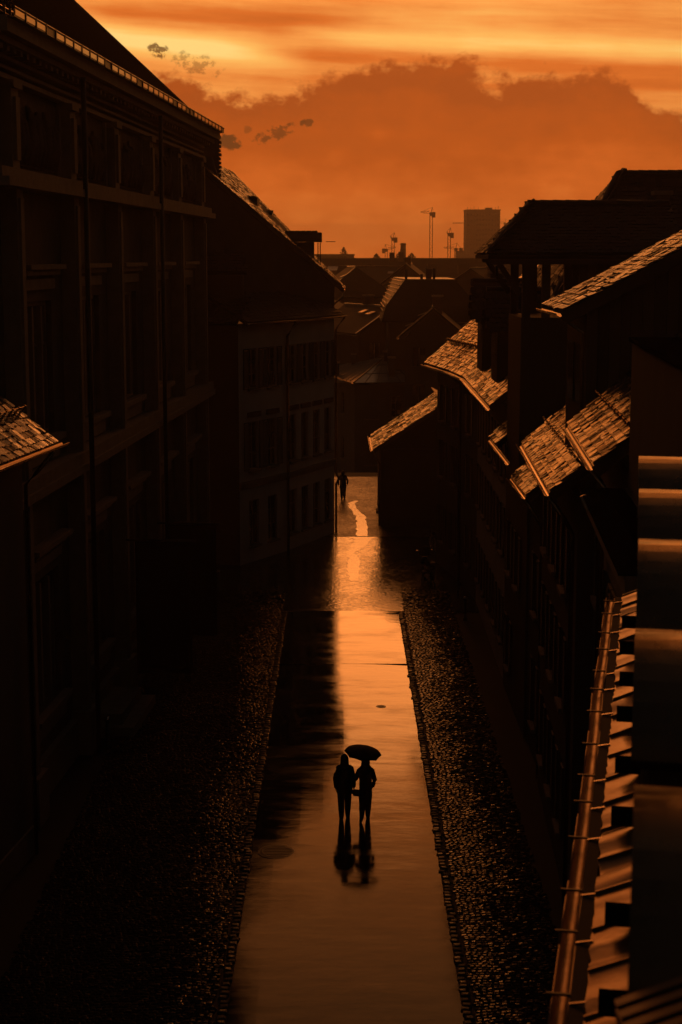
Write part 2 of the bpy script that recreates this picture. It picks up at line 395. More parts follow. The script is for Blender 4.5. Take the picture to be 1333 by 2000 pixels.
# ------------------------------------------------------------------ roof tiles
TILE = {}
def tile_shape(w, l, th):
    top = [(0, l), (0, 0.18 * w), (0.22 * w, 0.04 * w), (0.5 * w, 0), (0.78 * w, 0.04 * w), (w, 0.18 * w), (w, l)]
    vs = [(x - w / 2, y, th) for x, y in top] + [(x - w / 2, y, 0) for x, y in top[0:7]]
    fs = [(0, 1, 2, 3, 4, 5, 6)] + [(i, i + 7, i + 8, i + 1) for i in range(6)]
    uv = [((x + 0.0) / w, y / l) for x, y, z in [(v[0] + w / 2, v[1], 0) for v in vs]]
    return vs, fs, uv
def tile_roof(parent, e0, e1, r1, r0, mat_name='tile', tw=0.19, ex=0.17, th=0.034, nparts=300, deck=True, name='roof', gap=0.94, host=None, urange=None, skip=None, umax=1333):
    """roof slope: e0 -> e1 along the eave, r0 -> r1 along the ridge (world coordinates), tiles with outside up"""
    e0, e1, r1, r0 = (Vector(p) for p in (e0, e1, r1, r0))
    nrm = (e1 - e0).cross(r0 - e0).normalized()
    if nrm.z < 0: nrm = -nrm
    if host is None:
        mb = MB(); mb.slab([e0 - nrm * 0.01, e1 - nrm * 0.01, r1 - nrm * 0.01, r0 - nrm * 0.01], -nrm * 0.12)
        host = mb.build(name, 'roof_deck', parent, world=True)
    inv = wm(parent).inverted()
    rows = max(1, int(((r0 - e0).length + (r1 - e1).length) / 2 / ex)); cols = max(1, int((e1 - e0).length / tw))
    vs, fs, uv = tile_shape(tw * gap, ex * 1.75, th)
    key = (round(tw, 3), round(ex, 3), mat_name)
    if key not in TILE:
        mb = MB(); mb.add(vs, fs); mb.uv = [c for f in fs for i in f for c in uv[i]]
        TILE[key] = mb.mesh('roof_tile', mat_name)
    cand = []
    for j in range(rows):
        t = j / rows
        a, b = e0.lerp(r0, t), e1.lerp(r1, t)
        for i in range(cols + (j % 2)):
            s = (i + (0.5 if j % 2 == 0 else 0.0)) / cols
            p = a.lerp(b, min(max(s, 0.0), 1.0))
            if skip and skip(p): continue
            ux = (b - a).normalized(); vy = (e0.lerp(e1, s) - r0.lerp(r1, s)).normalized() * -1
            n = ux.cross(vy).normalized()
            if n.z < 0: n = -n; ux = -ux
            vy = n.cross(ux)
            m = Matrix((ux, vy, n)).transposed().to_4x4(); m.translation = p + n * (th * 1.3)
            m = m @ Matrix.Rotation(random.gauss(0, 0.020), 4, 'Z') @ Matrix.Rotation(-0.105 + random.gauss(0, 0.06), 4, 'X') @ Matrix.Rotation(random.gauss(0, 0.045), 4, 'Y')
            if random.random() < 0.04: m.translation -= vy * random.uniform(0, 0.05)
            q = proj(p)
            vis = q is not None and -15 < q[0] < umax + 15 and -15 < q[1] < 2015 and (urange is None or urange[0] < q[0] < urange[1])
            cand.append((0 if vis else 1, q[2] if q else 1e9, m))
    cand.sort(key=lambda c: (c[0], c[1]))
    for k, (h, d, m) in enumerate(cand[:nparts]):
        if h: break
        put('roof_tile', TILE[key], host, m=inv @ m)
    else: k = nparts
    rest = cand[k:] if cand[:nparts] else cand
    if rest:
        mb = MB(); vv = []; ff = []
        for _, _, m in rest:
            mm = inv @ m; b = len(vv); vv += [tuple(mm @ Vector(p)) for p in vs]; ff += [tuple(i + b for i in f) for f in fs]
        mb.v, mb.f = vv, ff; one = [c for f in fs for i in f for c in uv[i]]; mb.uv = one * len(rest)
        mb.build('roof_tiles', mat_name, host, kind='stuff')
    return host

def ridge_caps(host, a, b, r=0.13, step=0.36, mat_name='tile_old'):
    a, b = Vector(a), Vector(b); inv = wm(host).inverted(); n = max(1, int((b - a).length / step)); d = (b - a) / n
    x = d.normalized(); y = Vector((0, 0, 1)).cross(x).normalized(); z = x.cross(y)
    mb = MB()
    for k in (0, 1):
        for j in range(7):
            th = math.pi * j / 6; rr = r * (1.08 if k == 0 else 0.96)
            mb.v.append((k * d.length * 1.08, rr * math.cos(th), rr * math.sin(th)))
    mb.f = [(j, j + 7, j + 8, j + 1) for j in range(6)]
    me = mb.mesh('ridge_tile', mat_name)
    for i in range(n):
        m = Matrix((x, y, z)).transposed().to_4x4(); m.translation = a + d * i - z * r * 0.4
        put('ridge_tile', me, host, m=inv @ m)

def snow_guard(parent, a, b, nrm, h=0.16, step=0.8, rails=2):
    a, b, nrm = Vector(a), Vector(b), Vector(nrm).normalized(); mb = MB()
    n = max(1, int((b - a).length / step))
    for i in range(n + 1): p = a.lerp(b, i / n); mb.obox(p, p + nrm * (h + 0.03), 0.02, 0.05)
    for k in range(rails): mb.tube([a + nrm * (h * (k + 1) / rails), b + nrm * (h * (k + 1) / rails)], 0.014, 6)
    return mb.build('snow_guard', 'gutter_metal', parent, world=True)
def gutter(parent, a, b, r=0.08):
    g = MB().gutter(a, b, r).build('gutter', 'gutter_metal', parent, world=True, smooth=True); return g
def downpipe(parent, pts, r=0.05):
    g = MB().tube(pts, r, 8).build('downpipe', 'gutter_metal', parent, world=True, smooth=True); return g

# ------------------------------------------------------------------ walls with openings and windows (local: x along, y inward, z up)
def wall(parent, L, z0, z1, openings, m, depth=0.28, back=0.45, x0=0.0, name='wall', solid_back=None):
    xs = sorted({x0, x0 + L} | {v for o in openings for v in (o[0], o[1])}); zs = sorted({z0, z1} | {v for o in openings for v in (o[2], o[3])})
    mb = MB()
    for i in range(len(xs) - 1):
        for j in range(len(zs) - 1):
            cx, cz = (xs[i] + xs[i + 1]) / 2, (zs[j] + zs[j + 1]) / 2
            if any(o[0] < cx < o[1] and o[2] < cz < o[3] for o in openings): continue
            mb.quad((xs[i], 0, zs[j]), (xs[i + 1], 0, zs[j]), (xs[i + 1], 0, zs[j + 1]), (xs[i], 0, zs[j + 1]))
    for a, b, c, d in openings:
        mb.quad((a, 0, c), (a, 0, d), (a, depth, d), (a, depth, c)); mb.quad((b, 0, c), (b, depth, c), (b, depth, d), (b, 0, d))
        mb.quad((a, 0, d), (b, 0, d), (b, depth, d), (a, depth, d)); mb.quad((a, 0, c), (a, depth, c), (b, depth, c), (b, 0, c))
        mb.quad((a, depth, c), (b, depth, c), (b, depth, d), (a, depth, d))
    k = solid_back or back; x1 = x0 + L
    mb.quad((x0, 0, z0), (x0, 0, z1), (x0, k, z1), (x0, k, z0)); mb.quad((x1, 0, z0), (x1, k, z0), (x1, k, z1), (x1, 0, z1))
    mb.quad((x0, 0, z1), (x1, 0, z1), (x1, k, z1), (x0, k, z1)); mb.quad((x0, k, z0), (x0, k, z1), (x1, k, z1), (x1, k, z0))
    return mb.build(name, m, parent)
WC = {}
def window(parent, x, z, w, h, style='casement', depth=0.26, shutters=False, sill=True, host_name='window'):
    key = (round(w, 2), round(h, 2), style, shutters)
    if key not in WC:
        d = {}
        f = MB(); t = 0.07
        f.box(-w / 2, -w / 2 + t, 0.10, 0.17, 0, h); f.box(w / 2 - t, w / 2, 0.10, 0.17, 0, h)
        f.box(-w / 2 + t, w / 2 - t, 0.10, 0.17, 0, t); f.box(-w / 2 + t, w / 2 - t, 0.10, 0.17, h - t, h)
        f.box(-0.035, 0.035, 0.102, 0.168, t, h - t)
        if style == 'casement':
            for q in (0.36, 0.68): f.box(-w / 2 + t, w / 2 - t, 0.11, 0.16, h * q - 0.02, h * q + 0.02)
        d['frame'] = f.mesh('frame', 'frame_paint')
        g = MB().box(-w / 2 + t, -0.036, 0.13, 0.145, t, h - t); d['pane'] = g.mesh('pane', 'glass')
        d['sill'] = MB().box(-w / 2 - 0.08, w / 2 + 0.08, -0.14, 0.09, -0.10, 0.0).mesh('sill', 'stone_trim')
        s = MB(); sw = w / 2
        s.box(0, 0.05, 0, 0.04, 0, h); s.box(sw - 0.05, sw, 0, 0.04, 0, h); s.box(0.05, sw - 0.05, 0, 0.04, 0, 0.06); s.box(0.05, sw - 0.05, 0, 0.04, h - 0.06, h)
        d['shutter'] = s.mesh('shutter', 'shutter_paint')
        l = MB(); n = int(h / 0.075)
        for i in range(1, n - 1):
            zc = h * i / n + 0.02; l.add([(0.05, 0.0, zc - 0.03), (sw - 0.05, 0.0, zc - 0.03), (sw - 0.05, 0.035, zc + 0.03), (0.05, 0.035, zc + 0.03)], [(0, 1, 2, 3)])
            l.add([(0.05, 0.005, zc - 0.04), (sw - 0.05, 0.005, zc - 0.04), (sw - 0.05, 0.04, zc + 0.02), (0.05, 0.04, zc + 0.02)], [(3, 2, 1, 0)])
        d['louvre'] = l.mesh('louvre', 'shutter_paint')
        WC[key] = d
    d = WC[key]
    o = put(host_name, d['frame'], parent, (x, 0, z))
    p = put('pane', d['pane'], o); p2 = put('pane', d['pane'], o, (w / 2 - 0.034, 0, 0))
    if sill: put('sill', d['sill'], o)
    if shutters:
        for xx in (-w - 0.02, w / 2 + 0.02):
            s = put('shutter', d['shutter'], o, (xx, -0.06, 0)); put('louvre', d['louvre'], o, (xx, -0.06, 0), kind='stuff')
    return o
def chimney(parent, x, y, z0, z1, w=0.6, d=0.8, m='brick_wall', name='chimney', cap=True):   # world coordinates
    c = MB().box(x - w / 2, x + w / 2, y - d / 2, y + d / 2, z0, z1).build(name, m, parent, world=True)
    if cap: MB().box(x - w / 2 - 0.08, x + w / 2 + 0.08, y - d / 2 - 0.08, y + d / 2 + 0.08, z1 + 0.002, z1 + 0.14).build('cap', 'stone_trim', c, world=True)
    return c

# ================================================================== THE SETTING
g = MB(); g.v = [(x, y, z) for y, z in ((-200, -.03), (108, -.03), (112, -.25), (138, -5), (12000, -5)) for x in (-6000, 6000)]
g.f = [(2 * i, 2 * i + 1, 2 * i + 3, 2 * i + 2) for i in range(4)]
struct(g.build('ground', 'ground_soil'))

ROAD_L, ROAD_R, ROAD_END = -2.2, 2.36, 66.1
r = MB(); ny = 60
for j in range(ny):
    y0, y1 = 22 + (ROAD_END - 22) * j / ny, 22 + (ROAD_END - 22) * (j + 1) / ny
    xs = [ROAD_L + (ROAD_R - ROAD_L) * i / 8 for i in range(9)]
    cz = lambda x: 0.02 + 0.035 * (1 - ((x - 0.08) / 2.3) ** 2)
    for i in range(8): r.quad((xs[i], y0, cz(xs[i])), (xs[i + 1], y0, cz(xs[i + 1])), (xs[i + 1], y1, cz(xs[i + 1])), (xs[i], y1, cz(xs[i])))
road = struct(r.build('road', 'asphalt', smooth=True))
# cobbled square beyond the asphalt
r = MB(); r.quad((-9, ROAD_END, 0.006), (9, ROAD_END, 0.006), (9, 84.4, 0.006), (-9, 84.4, 0.006))
struct(r.build('square_paving', 'setts_worn'))
r = MB(); r.quad((-9, 84.5, 0.002), (9, 84.5, 0.002), (9, 108, 0.002), (-9, 108, 0.002))
struct(r.build('square_paving', 'setts'))
r = MB(); r.box(-1.2, 2.6, 84.40, 84.50, -0.02, 0.012)
struct(r.build('paving_band', 'kerb_stone'))
r = MB(); r.box(-2.6, 2.7, ROAD_END - 0.02, ROAD_END + 0.12, -0.02, 0.014)
struct(r.build('paving_band', 'kerb_stone'))

r = MB(); r.box(ROAD_L, ROAD_R, 57.2, 57.28, .02, .0585)
struct(r.build('paving_band', 'puddle'))
# water channel winding through the square
def ribbon(pts, z):
    mb = MB()
    L = [(x - w / 2 + random.uniform(-.09, .09), y, z) for x, y, w in pts]; Rr = [(x + w / 2 + random.uniform(-.06, .06), y, z) for x, y, w in pts]
    mb.v = L + Rr; n = len(pts); mb.f = [(i, n + i, n + i + 1, i + 1) for i in range(n - 1)]
    return mb
def spline(pts, k=6):
    out = []
    for i in range(len(pts) - 1):
        for j in range(k):
            t = j / k; out.append(tuple(a + (b - a) * t for a, b in zip(pts[i], pts[i + 1])))
    return out + [pts[-1]]
ch = spline([(0.62, 72.6, 0.35), (0.58, 75.5, 0.55), (0.66, 78, 0.5), (0.42, 79.6, 0.45), (0.90, 81.6, 0.7), (1.12, 83.6, 0.8), (1.15, 84.35, 1.6)])
w_ = tag(ribbon(ch, 0.012).build('puddle', 'puddle'), kind='structure')
ch = spline([(1.12, 84.6, 0.65), (1.15, 88, 0.5), (1.12, 91, 0.5), (0.78, 93.5, 0.45), (0.62, 95.8, 0.45), (0.95, 97.2, 0.3)])
w_ = tag(ribbon(ch, 0.008).build('puddle', 'puddle'), kind='structure')

# side pavements of setts
def cobble_mesh(w, l, h, seed):
    rnd = random.Random(seed); c = 0.22; j = lambda: rnd.uniform(-0.008, 0.008)
    bot = [(-w / 2, -l / 2), (w / 2, -l / 2), (w / 2, l / 2), (-w / 2, l / 2)]
    vs = [(x + j(), y + j(), 0) for x, y in bot] + [(x * (1 - c * .5) + j(), y * (1 - c * .5) + j(), h * 0.75) for x, y in bot] + [(x * (1 - c) * .72, y * (1 - c) * .72, h + j() * .5) for x, y in bot]
    fs = [(8, 9, 10, 11)]
    for a in (0, 4): fs += [(a + i, a + (i + 1) % 4, a + 4 + (i + 1) % 4, a + 4 + i) for i in range(4)]
    return vs, fs
COB = [cobble_mesh(0.115, 0.105, 0.035, s) for s in range(8)]
COBM = {}
for cm_ in ('cobble', 'cobble_dull'):
    COBM[cm_] = []
    for vs, fs in COB:
        mb = MB(); mb.add(vs, fs); COBM[cm_].append(mb.mesh('sett', cm_))
def pavement(name, x0f, x1f, y0, y1, z, wet):
    mb = MB(); n = 24; ye = ROAD_END
    for i in range(n):
        a, b = y0 + (ye - y0) * i / n, y0 + (ye - y0) * (i + 1) / n
        mb.quad((x0f(a), a, z), (x1f(a), a, z), (x1f(b), b, z), (x0f(b), b, z))
    host = struct(mb.build(name, 'joint_bed'))
    cand = []; y = y0; row = 0
    while y < y1:
        x = x0f(y) + 0.06 + random.uniform(0, .1); xe = x1f(y); keep = 1.0 if y < ROAD_END else (y1 - y) / (y1 - ROAD_END)
        while x < xe - 0.05:
            sx = random.uniform(.82, 1.16)
            px, py = x + random.gauss(0, .008), y + 0.05 * math.sin(x * 1.9 + y * 0.25) + 0.03 * math.sin(x * 5 + y) + random.gauss(0, .010)
            q = proj((px, py, z)); vis = -10 < q[0] < 1343 and q[1] < 2010
            if (vis or random.random() < 0.3) and random.random() < keep: cand.append((0 if vis else 1, q[2], px, py, sx))
            x += 0.124 * sx
        y += 0.116; row += 1
    cand.sort()
    vv = {'cobble': [], 'cobble_dull': []}; ff = {'cobble': [], 'cobble_dull': []}
    for k, (h, d, px, py, sx) in enumerate(cand):
        w_ = wet(abs(px - (ROAD_L if px < 0 else ROAD_R)) + .25 * math.sin(py * .35 + px) + .12 * math.sin(py * 1.3))
        cm = 'cobble' if random.random() < w_ else 'cobble_dull'
        sag = .018 * math.sin(px * 1.3 + py * .5) * math.sin(py * .31)
        m = Matrix.Translation((px, py, z + sag + random.uniform(-.010, .007))) @ Matrix.Rotation(random.gauss(0, .09), 4, 'Z') @ Matrix.Rotation(random.gauss(0, .045), 4, 'X') @ Matrix.Rotation(random.gauss(0, .045), 4, 'Y') @ Matrix.Diagonal((sx, random.uniform(.88, 1.06), 1, 1))
        w = random.randrange(8)
        if k < 300 and h == 0: put('sett', COBM[cm][w], host, m=m)
        else:
            V = vv[cm]; b = len(V); V += [tuple(m @ Vector(p)) for p in COB[w][0]]; ff[cm] += [tuple(i + b for i in f) for f in COB[w][1]]
    for cm in vv:
        mb = MB(); mb.v, mb.f = vv[cm], ff[cm]; mb.build('setts', cm, host, kind='stuff')
    return host
museum_x = lambda y: -6.25 - 0.062 * (73.2 - y)
fall = lambda a, b: (lambda d: 1 - (lambda t: t * t * (3 - 2 * t))(min(1, max(0, (d - a) / (b - a)))))
fl, fr = fall(.3, 1.7), fall(.5, 1.9)
pavement('pavement_left', lambda y: max(-6.9, museum_x(y)), lambda y: ROAD_L - 0.2, 28.0, 71.0, 0.03, lambda d: .8 * fl(d))
pavement('pavement_right', lambda y: ROAD_R + 0.2, lambda y: 4.7, 28.0, 71.0, 0.03, lambda d: .05 + .95 * fr(d))
# gutter rows of larger stones along the asphalt
def kerb(x, label_x):
    host = MB().box(x - 0.115, x + 0.115, 27.5, ROAD_END - 0.03, -0.05, 0.012).build('kerb', 'joint_bed'); struct(host)
    meshes = []
    for s in range(4):
        vs, fs = cobble_mesh(0.19, 0.17, 0.05, 40 + s); mb = MB(); mb.add(vs, fs); meshes.append(mb.mesh('kerb_stone', 'kerb_stone'))
    y = 27.7
    while y < ROAD_END - 0.1:
        put('kerb_stone', random.choice(meshes), host, m=Matrix.Translation((x + random.gauss(0, .022), y, 0.010 + random.uniform(-.014, .008))) @ Matrix.Rotation(random.gauss(0, .06), 4, 'Z') @ Matrix.Rotation(random.gauss(0, .05), 4, 'Y'))
        y += random.uniform(.165, .25)
kerb(ROAD_L - 0.10, 'left'); kerb(ROAD_R + 0.10, 'right')

# ================================================================== MUSEUM (left, large)
def museum():
    p0 = (museum_x(38.7), 38.7); p1 = (museum_x(73.2), 73.2)
    t = along('museum_building', 'tall stone museum with piers, frieze panels and long eaves filling the left side', 'building', p0, p1)
    L = math.hypot(p1[0] - p0[0], p1[1] - p0[1]); bay = 6.28
    piers = [2.05 + bay * i for i in range(6)]                    # along local x
    op = []; wins = []
    for i in range(-1, 5):
        c = 2.05 + bay * (i + 0.5) if i >= 0 else None
        if c is None: continue
        op += [(c - 1.55, c + 1.55, 2.25, 5.9), (c - 1.55, c + 1.55, 9.65, 13.3)]; wins.append(c)
    wall(t, L, 0, 19.4, op, 'stone', depth=0.45, solid_back=14)
    fr = MB(); mu = MB()
    fm = {}
    for tag_, h in (('lo', 3.65), ('hi', 3.65)):
        f = MB(); f.box(-1.55, -1.43, .16, .34, 0, h); f.box(1.43, 1.55, .16, .34, 0, h); f.box(-1.43, 1.43, .16, .34, h - .12, h); f.box(-1.43, 1.43, .16, .34, 0, .12)
        fm[tag_] = f.mesh('frame', 'frame_paint')
    mull = MB().box(-0.075, 0.075, 0.02, 0.30, 0.12, 3.53).mesh('mullion', 'stone_trim')
    trans = MB().box(-1.43, 1.43, 0.2, 0.3, 2.45, 2.53).mesh('transom', 'frame_paint')
    pane = MB().box(-0.40, 0.40, 0.33, 0.345, 0.12, 3.53).mesh('pane', 'glass')
    hood = MB(); hood.box(-1.95, 1.95, -.36, -0.003, .55, .68); hood.box(-1.8, 1.8, -.22, -0.003, .40, .548); hood.box(-1.62, 1.62, -.10, -0.003, 0.02, .30)
    hood = hood.mesh('hood', 'stone_trim')
    lint = MB().box(-1.62, 1.62, -.14, -0.003, -0.42, -0.02).mesh('lintel', 'stone_trim')
    sill = MB(); sill.box(-1.85, 1.85, -.26, -0.003, -.16, 0); sill.box(-1.6, 1.6, -.12, -0.003, -.62, -.165); sill = sill.mesh('sill', 'stone_trim')
    for c in wins:
        for z in (2.25, 9.65):
            w = put('window', fm['lo'], t, (c, 0, z))
            for k in (-0.48, 0.48): put("mullion", mull, w, (k, 0, 0))
            for k in (-1.07, -0.0, 1.07): put('pane', pane, w, (k * .9, 0, 0))
            put('transom', trans, w); put('hood', hood, w, (0, 0, 3.95)); put('sill', sill, w)
    # frieze panels
    pan = MB().box(-2.45, 2.45, -0.06, -0.003, 16.75, 18.55).mesh('frieze_panel', 'relief')
    rim = MB()
    rim.box(-2.62, -2.46, -.14, -0.004, 16.7, 18.62); rim.box(2.46, 2.62, -.14, -0.004, 16.7, 18.62); rim = rim.mesh('panel_frame', 'stone_trim')
    fig = []
    for s in range(6):
        rd = random.Random(s); mb = MB()
        for k in range(9):
            x = -2.2 + 4.4 * (k + .5) / 9 + rd.uniform(-.12, .12); h = rd.uniform(.9, 1.5)
            mb.tube([(x, -.075, 16.8), (x + rd.uniform(-.1, .1), -.13, 16.8 + h * .4), (x + rd.uniform(-.15, .15), -.14, 16.8 + h * .8), (x + rd.uniform(-.1, .1), -.10, 16.8 + h)], [rd.uniform(.08, .14), rd.uniform(.13, .2), rd.uniform(.1, .15), .05], 6)
        fig.append(mb.mesh('relief_figures', 'relief', True))
    for i, c in enumerate(wins):
        p = put('frieze_panel', pan, t, (c, 0, 0)); put('panel_frame', rim, p); put('relief_figures', fig[i % 6], p, kind='stuff')
    # piers
    pm = MB(); pm.box(-.30, .30, -.42, -0.003, 0, 16.12); pm.box(-.16, .16, -.48, -.42, 1.3, 15.9); pm.box(-.52, .52, -.6, -.004, 0, 1.3); pm = pm.mesh('pier', 'stone_trim')
    pu = MB(); pu.box(-.34, .34, -.36, -0.003, 16.62, 18.5); pu.box(-.18, .18, -.44, -0.36, 16.8, 18.3); pu.box(-.42, .42, -.46, -.004, 18.502, 18.68); pu = pu.mesh('pilaster', 'stone_trim')
    for x in piers: put('pier', pm, t, (x, 0, 0)); put('pilaster', pu, t, (x, 0, 0))
    for name, z0, z1, d in (('cornice', 16.13, 16.34, .72), ('cornice', 16.342, 16.58, .55), ('belt_course', 8.4, 8.62, .62), ('belt_course', 8.622, 8.95, .54), ('band', 18.69, 18.80, .30), ('band', 18.95, 19.02, .22), ('band', 19.16, 19.25, .26), ('plinth', 0, 1.1, .2)):
        MB().box(0, L + (0.2 if name != 'plinth' else 0), -d, -0.005, z0, z1).build(name, 'stone_trim', t)
    # drip joints in the smooth wall band
    # eaves
    MB().box(-.3, L + .75, -.62, 14.2, 19.4, 19.55).build('eaves_soffit', 'stone_trim', t)
    MB().box(-.3, L + .95, -.85, 14.4, 19.553, 19.9).build('eaves_cornice', 'stone_trim', t)
    den = MB().box(-.11, .11, -.52, -0.006, 19.27, 19.397).mesh('bracket', 'stone_trim')
    x = .4
    while x < L: put('bracket', den, t, (x, 0, 0)); x += .62
    gb = MB(); gb.box(-.3, L + 1.0, -1.02, -.86, 19.86, 19.885); gb.box(-.3, L + 1.0, -1.02, -1.0, 19.885, 20.06); gb.tube([(-.3, -1.02, 20.07), (L + 1, -1.02, 20.07)], .03, 6)
    gb.build('gutter', 'dark_metal', t)
    # bright plates added on the dark gutter front for its gleaming stretches, with holders
    sheet = MB().box(-.43, .43, -1.032, -1.022, 19.90, 20.03).mesh('gutter_gleam', 'gutter_metal')
    hold = MB().box(-.03, .03, -1.05, -1.0, 19.85, 20.10).mesh('gutter_bracket', 'dark_metal')
    x = .2
    while x < L + .6:
        if random.random() < .72: put('gutter_gleam', sheet, t, (x, 0, 0))
        put('gutter_bracket', hold, t, (x + .5, 0, 0)); x += 1.0
    # roof: hip at the far end
    a = 7.0; z0 = 19.92; zr = z0 + a * 0.98
    x0, x1 = -.3, L + .55
    rf = MB(); rf.add([(x0, -.45, z0), (x1, -.45, z0), (x1, 13.8, z0), (x0, 13.8, z0), (x0, -.45 + a, zr), (x1 - a, -.45 + a, zr)],
                      [(0, 1, 5, 4), (1, 2, 5), (2, 3, 4, 5), (0, 4, 3)])
    roof = rf.build('roof', 'matte_roof', t)
    ds = (Vector((0, a, zr - z0)))
    for i in range(60):
        x = x0 + .3 + i * .6
        if x > x1 - .2: break
        k = min(1.0, (x1 - x) / a)
        MB().obox((x, -.45, z0 + .03), (x, -.45 + a * k, z0 + (zr - z0) * k + .05), .05, .10).build('seam', 'matte_seam', roof)
    n = 16
    for i in range(n):
        k0, k1 = i / n, (i + .96) / n
        MB().tube([(x1 - a * k0, -.45 + a * k0, z0 + (zr - z0) * k0 + .04), (x1 - a * k1, -.45 + a * k1, z0 + (zr - z0) * k1 + .04)], .11, 8).build('ridge_tile', 'lead_cap', roof)
    # snow guard teeth along the eave
    sg = MB()
    for k in (0.12, .24): sg.tube([(x0 + .1, -.25, z0 + .2 + k), (x1 - .3, -.25, z0 + .2 + k)], .016, 6)
    sg.build('snow_guard', 'gutter_metal', t)
    tooth = MB().box(-.02, .02, -.28, -.22, z0 + .1, z0 + .50).mesh('guard_post', 'dark_metal'); x = .1
    while x < x1 - .4: put('guard_post', tooth, t, (x, 0, 0)); x += .55
    # downpipes on alternate piers
    dp = MB().tube([(0, -.72, 19.4), (0, -.72, 0)], .075, 10).mesh('downpipe', 'dark_metal', True)
    for i in (1, 3): put('downpipe', dp, t, (piers[i] - .15, 0, 0))
    # entrance portal behind the banners
    pc = wins[1]
    MB().box(pc - 1.9, pc + 1.9, -1.5, -.21, 0, .34).build('step', 'stone_trim', t)
    MB().box(pc - 1.6, pc + 1.6, -1.1, -.21, .342, .68).build('step', 'stone_trim', t)
    return t, piers
mus, PIERS = museum()
def banner(x, z, h, label):
    loc = wm(mus) @ Vector((x, -.55, z))
    o = thing('banner', label, 'banner', loc, mus.rotation_euler.z, 'banners on the museum front')
    MB().tube([(0, 0.04, 0), (0, -2.25, 0.0)], .035, 8).build('pole', 'dark_metal', o, smooth=True)
    c = MB(); n = 10; m = 16
    for i in range(m + 1):
        for j in range(n + 1):
            y = -.25 - 1.85 * j / n; zz = -.04 - h * i / m
            c.v.append((.03 * math.sin(j * .9 + i * .25) * (i / m + .2), y, zz))
    for i in range(m):
        for j in range(n): k = i * (n + 1) + j; c.f.append((k, k + 1, k + n + 2, k + n + 1))
    cl = c.build('cloth', 'banner_cloth', o, smooth=True)
    md = cl.modifiers.new('thickness', 'SOLIDIFY'); md.thickness = 0.006
    MB().tube([(0, -.22, -.04 - h), (0, -2.12, -.04 - h)], .02, 6).build('weight_bar', 'dark_metal', o)
banner(PIERS[3] - 1.0, 4.95, 4.1, 'black banner on a pole from the museum front, farther of the two')
banner(PIERS[2] - .6, 5.35, 4.4, 'black banner on a pole from the museum front, nearer of the two')

# ================================================================== small tiled house at the lower left
def left_house():
    p0 = (-8.85, 28.0); p1 = (-7.57, 38.55)
    t = along('tiled_house', 'plastered house with lit tiled roof and long gutter at the lower left edge', 'house', p0, p1)
    L = math.hypot(p1[0] - p0[0], p1[1] - p0[1])
    eave = 9.95
    op = [(L - 3.4 - .6, L - 3.4 + .6, 5.9, 8.2), (L - 6.4 - .6, L - 6.4 + .6, 5.9, 8.2), (L - 3.4 - .6, L - 3.4 + .6, 2.0, 4.3)]
    wall(t, L, 0, eave, op, 'plaster', solid_back=8)
    for o in op: window(t, (o[0] + o[1]) / 2, o[2], 1.2, o[3] - o[2])
    MB().box(0, L, -.06, -.004, 0, .7).build('plinth', 'stone_trim', t)
    W = wm(t); q = lambda x, y, z: W @ Vector((x, y, z))
    rise = 0.78
    e0, e1 = q(0, -.75, eave + .12), q(L + .45, -.75, eave + .12); r0, r1 = q(0, 4.2, eave + .12 + 4.95 * rise), q(L + .1, 4.2, eave + .12 + 4.95 * rise)
    tile_roof(t, e0, e1, r1, r0, 'tile', tw=.2, ex=.19, nparts=300)
    rb = MB(); a = [q(0, 4.2, eave + .0 + 4.95 * rise), q(L + .35, 4.2, eave + 4.95 * rise), q(L + .35, 9.0, eave), q(0, 9.0, eave)]
    rb.slab(a, (0, 0, -.12)); rb.build('rear_roof', 'roof_deck', t, world=True)
    gb = MB().slab([q(L, 0, eave), q(L, 8, eave), q(L, 4.2, eave + 4.0 * rise)], q(L - .3, 0, 0) - q(L, 0, 0)); gb.build('gable', 'plaster', t, world=True)
    gutter(t, q(0, -.86, eave + .12), q(L + .75, -.86, eave + .12), .09)
    s = 0.85; n = (q(0, -rise, 1) - q(0, 0, 0))
    snow_guard(t, q(0, -.75 + s, eave + .2 + s * rise), q(L + .3, -.75 + s, eave + .2 + s * rise), n, .2, .45)
    downpipe(t, [q(L - .12, -.82, eave), q(L - .12, -.4, eave - .5), q(L - .12, -.12, eave - .8), q(L - .12, -.12, 0)], .05)
left_house()

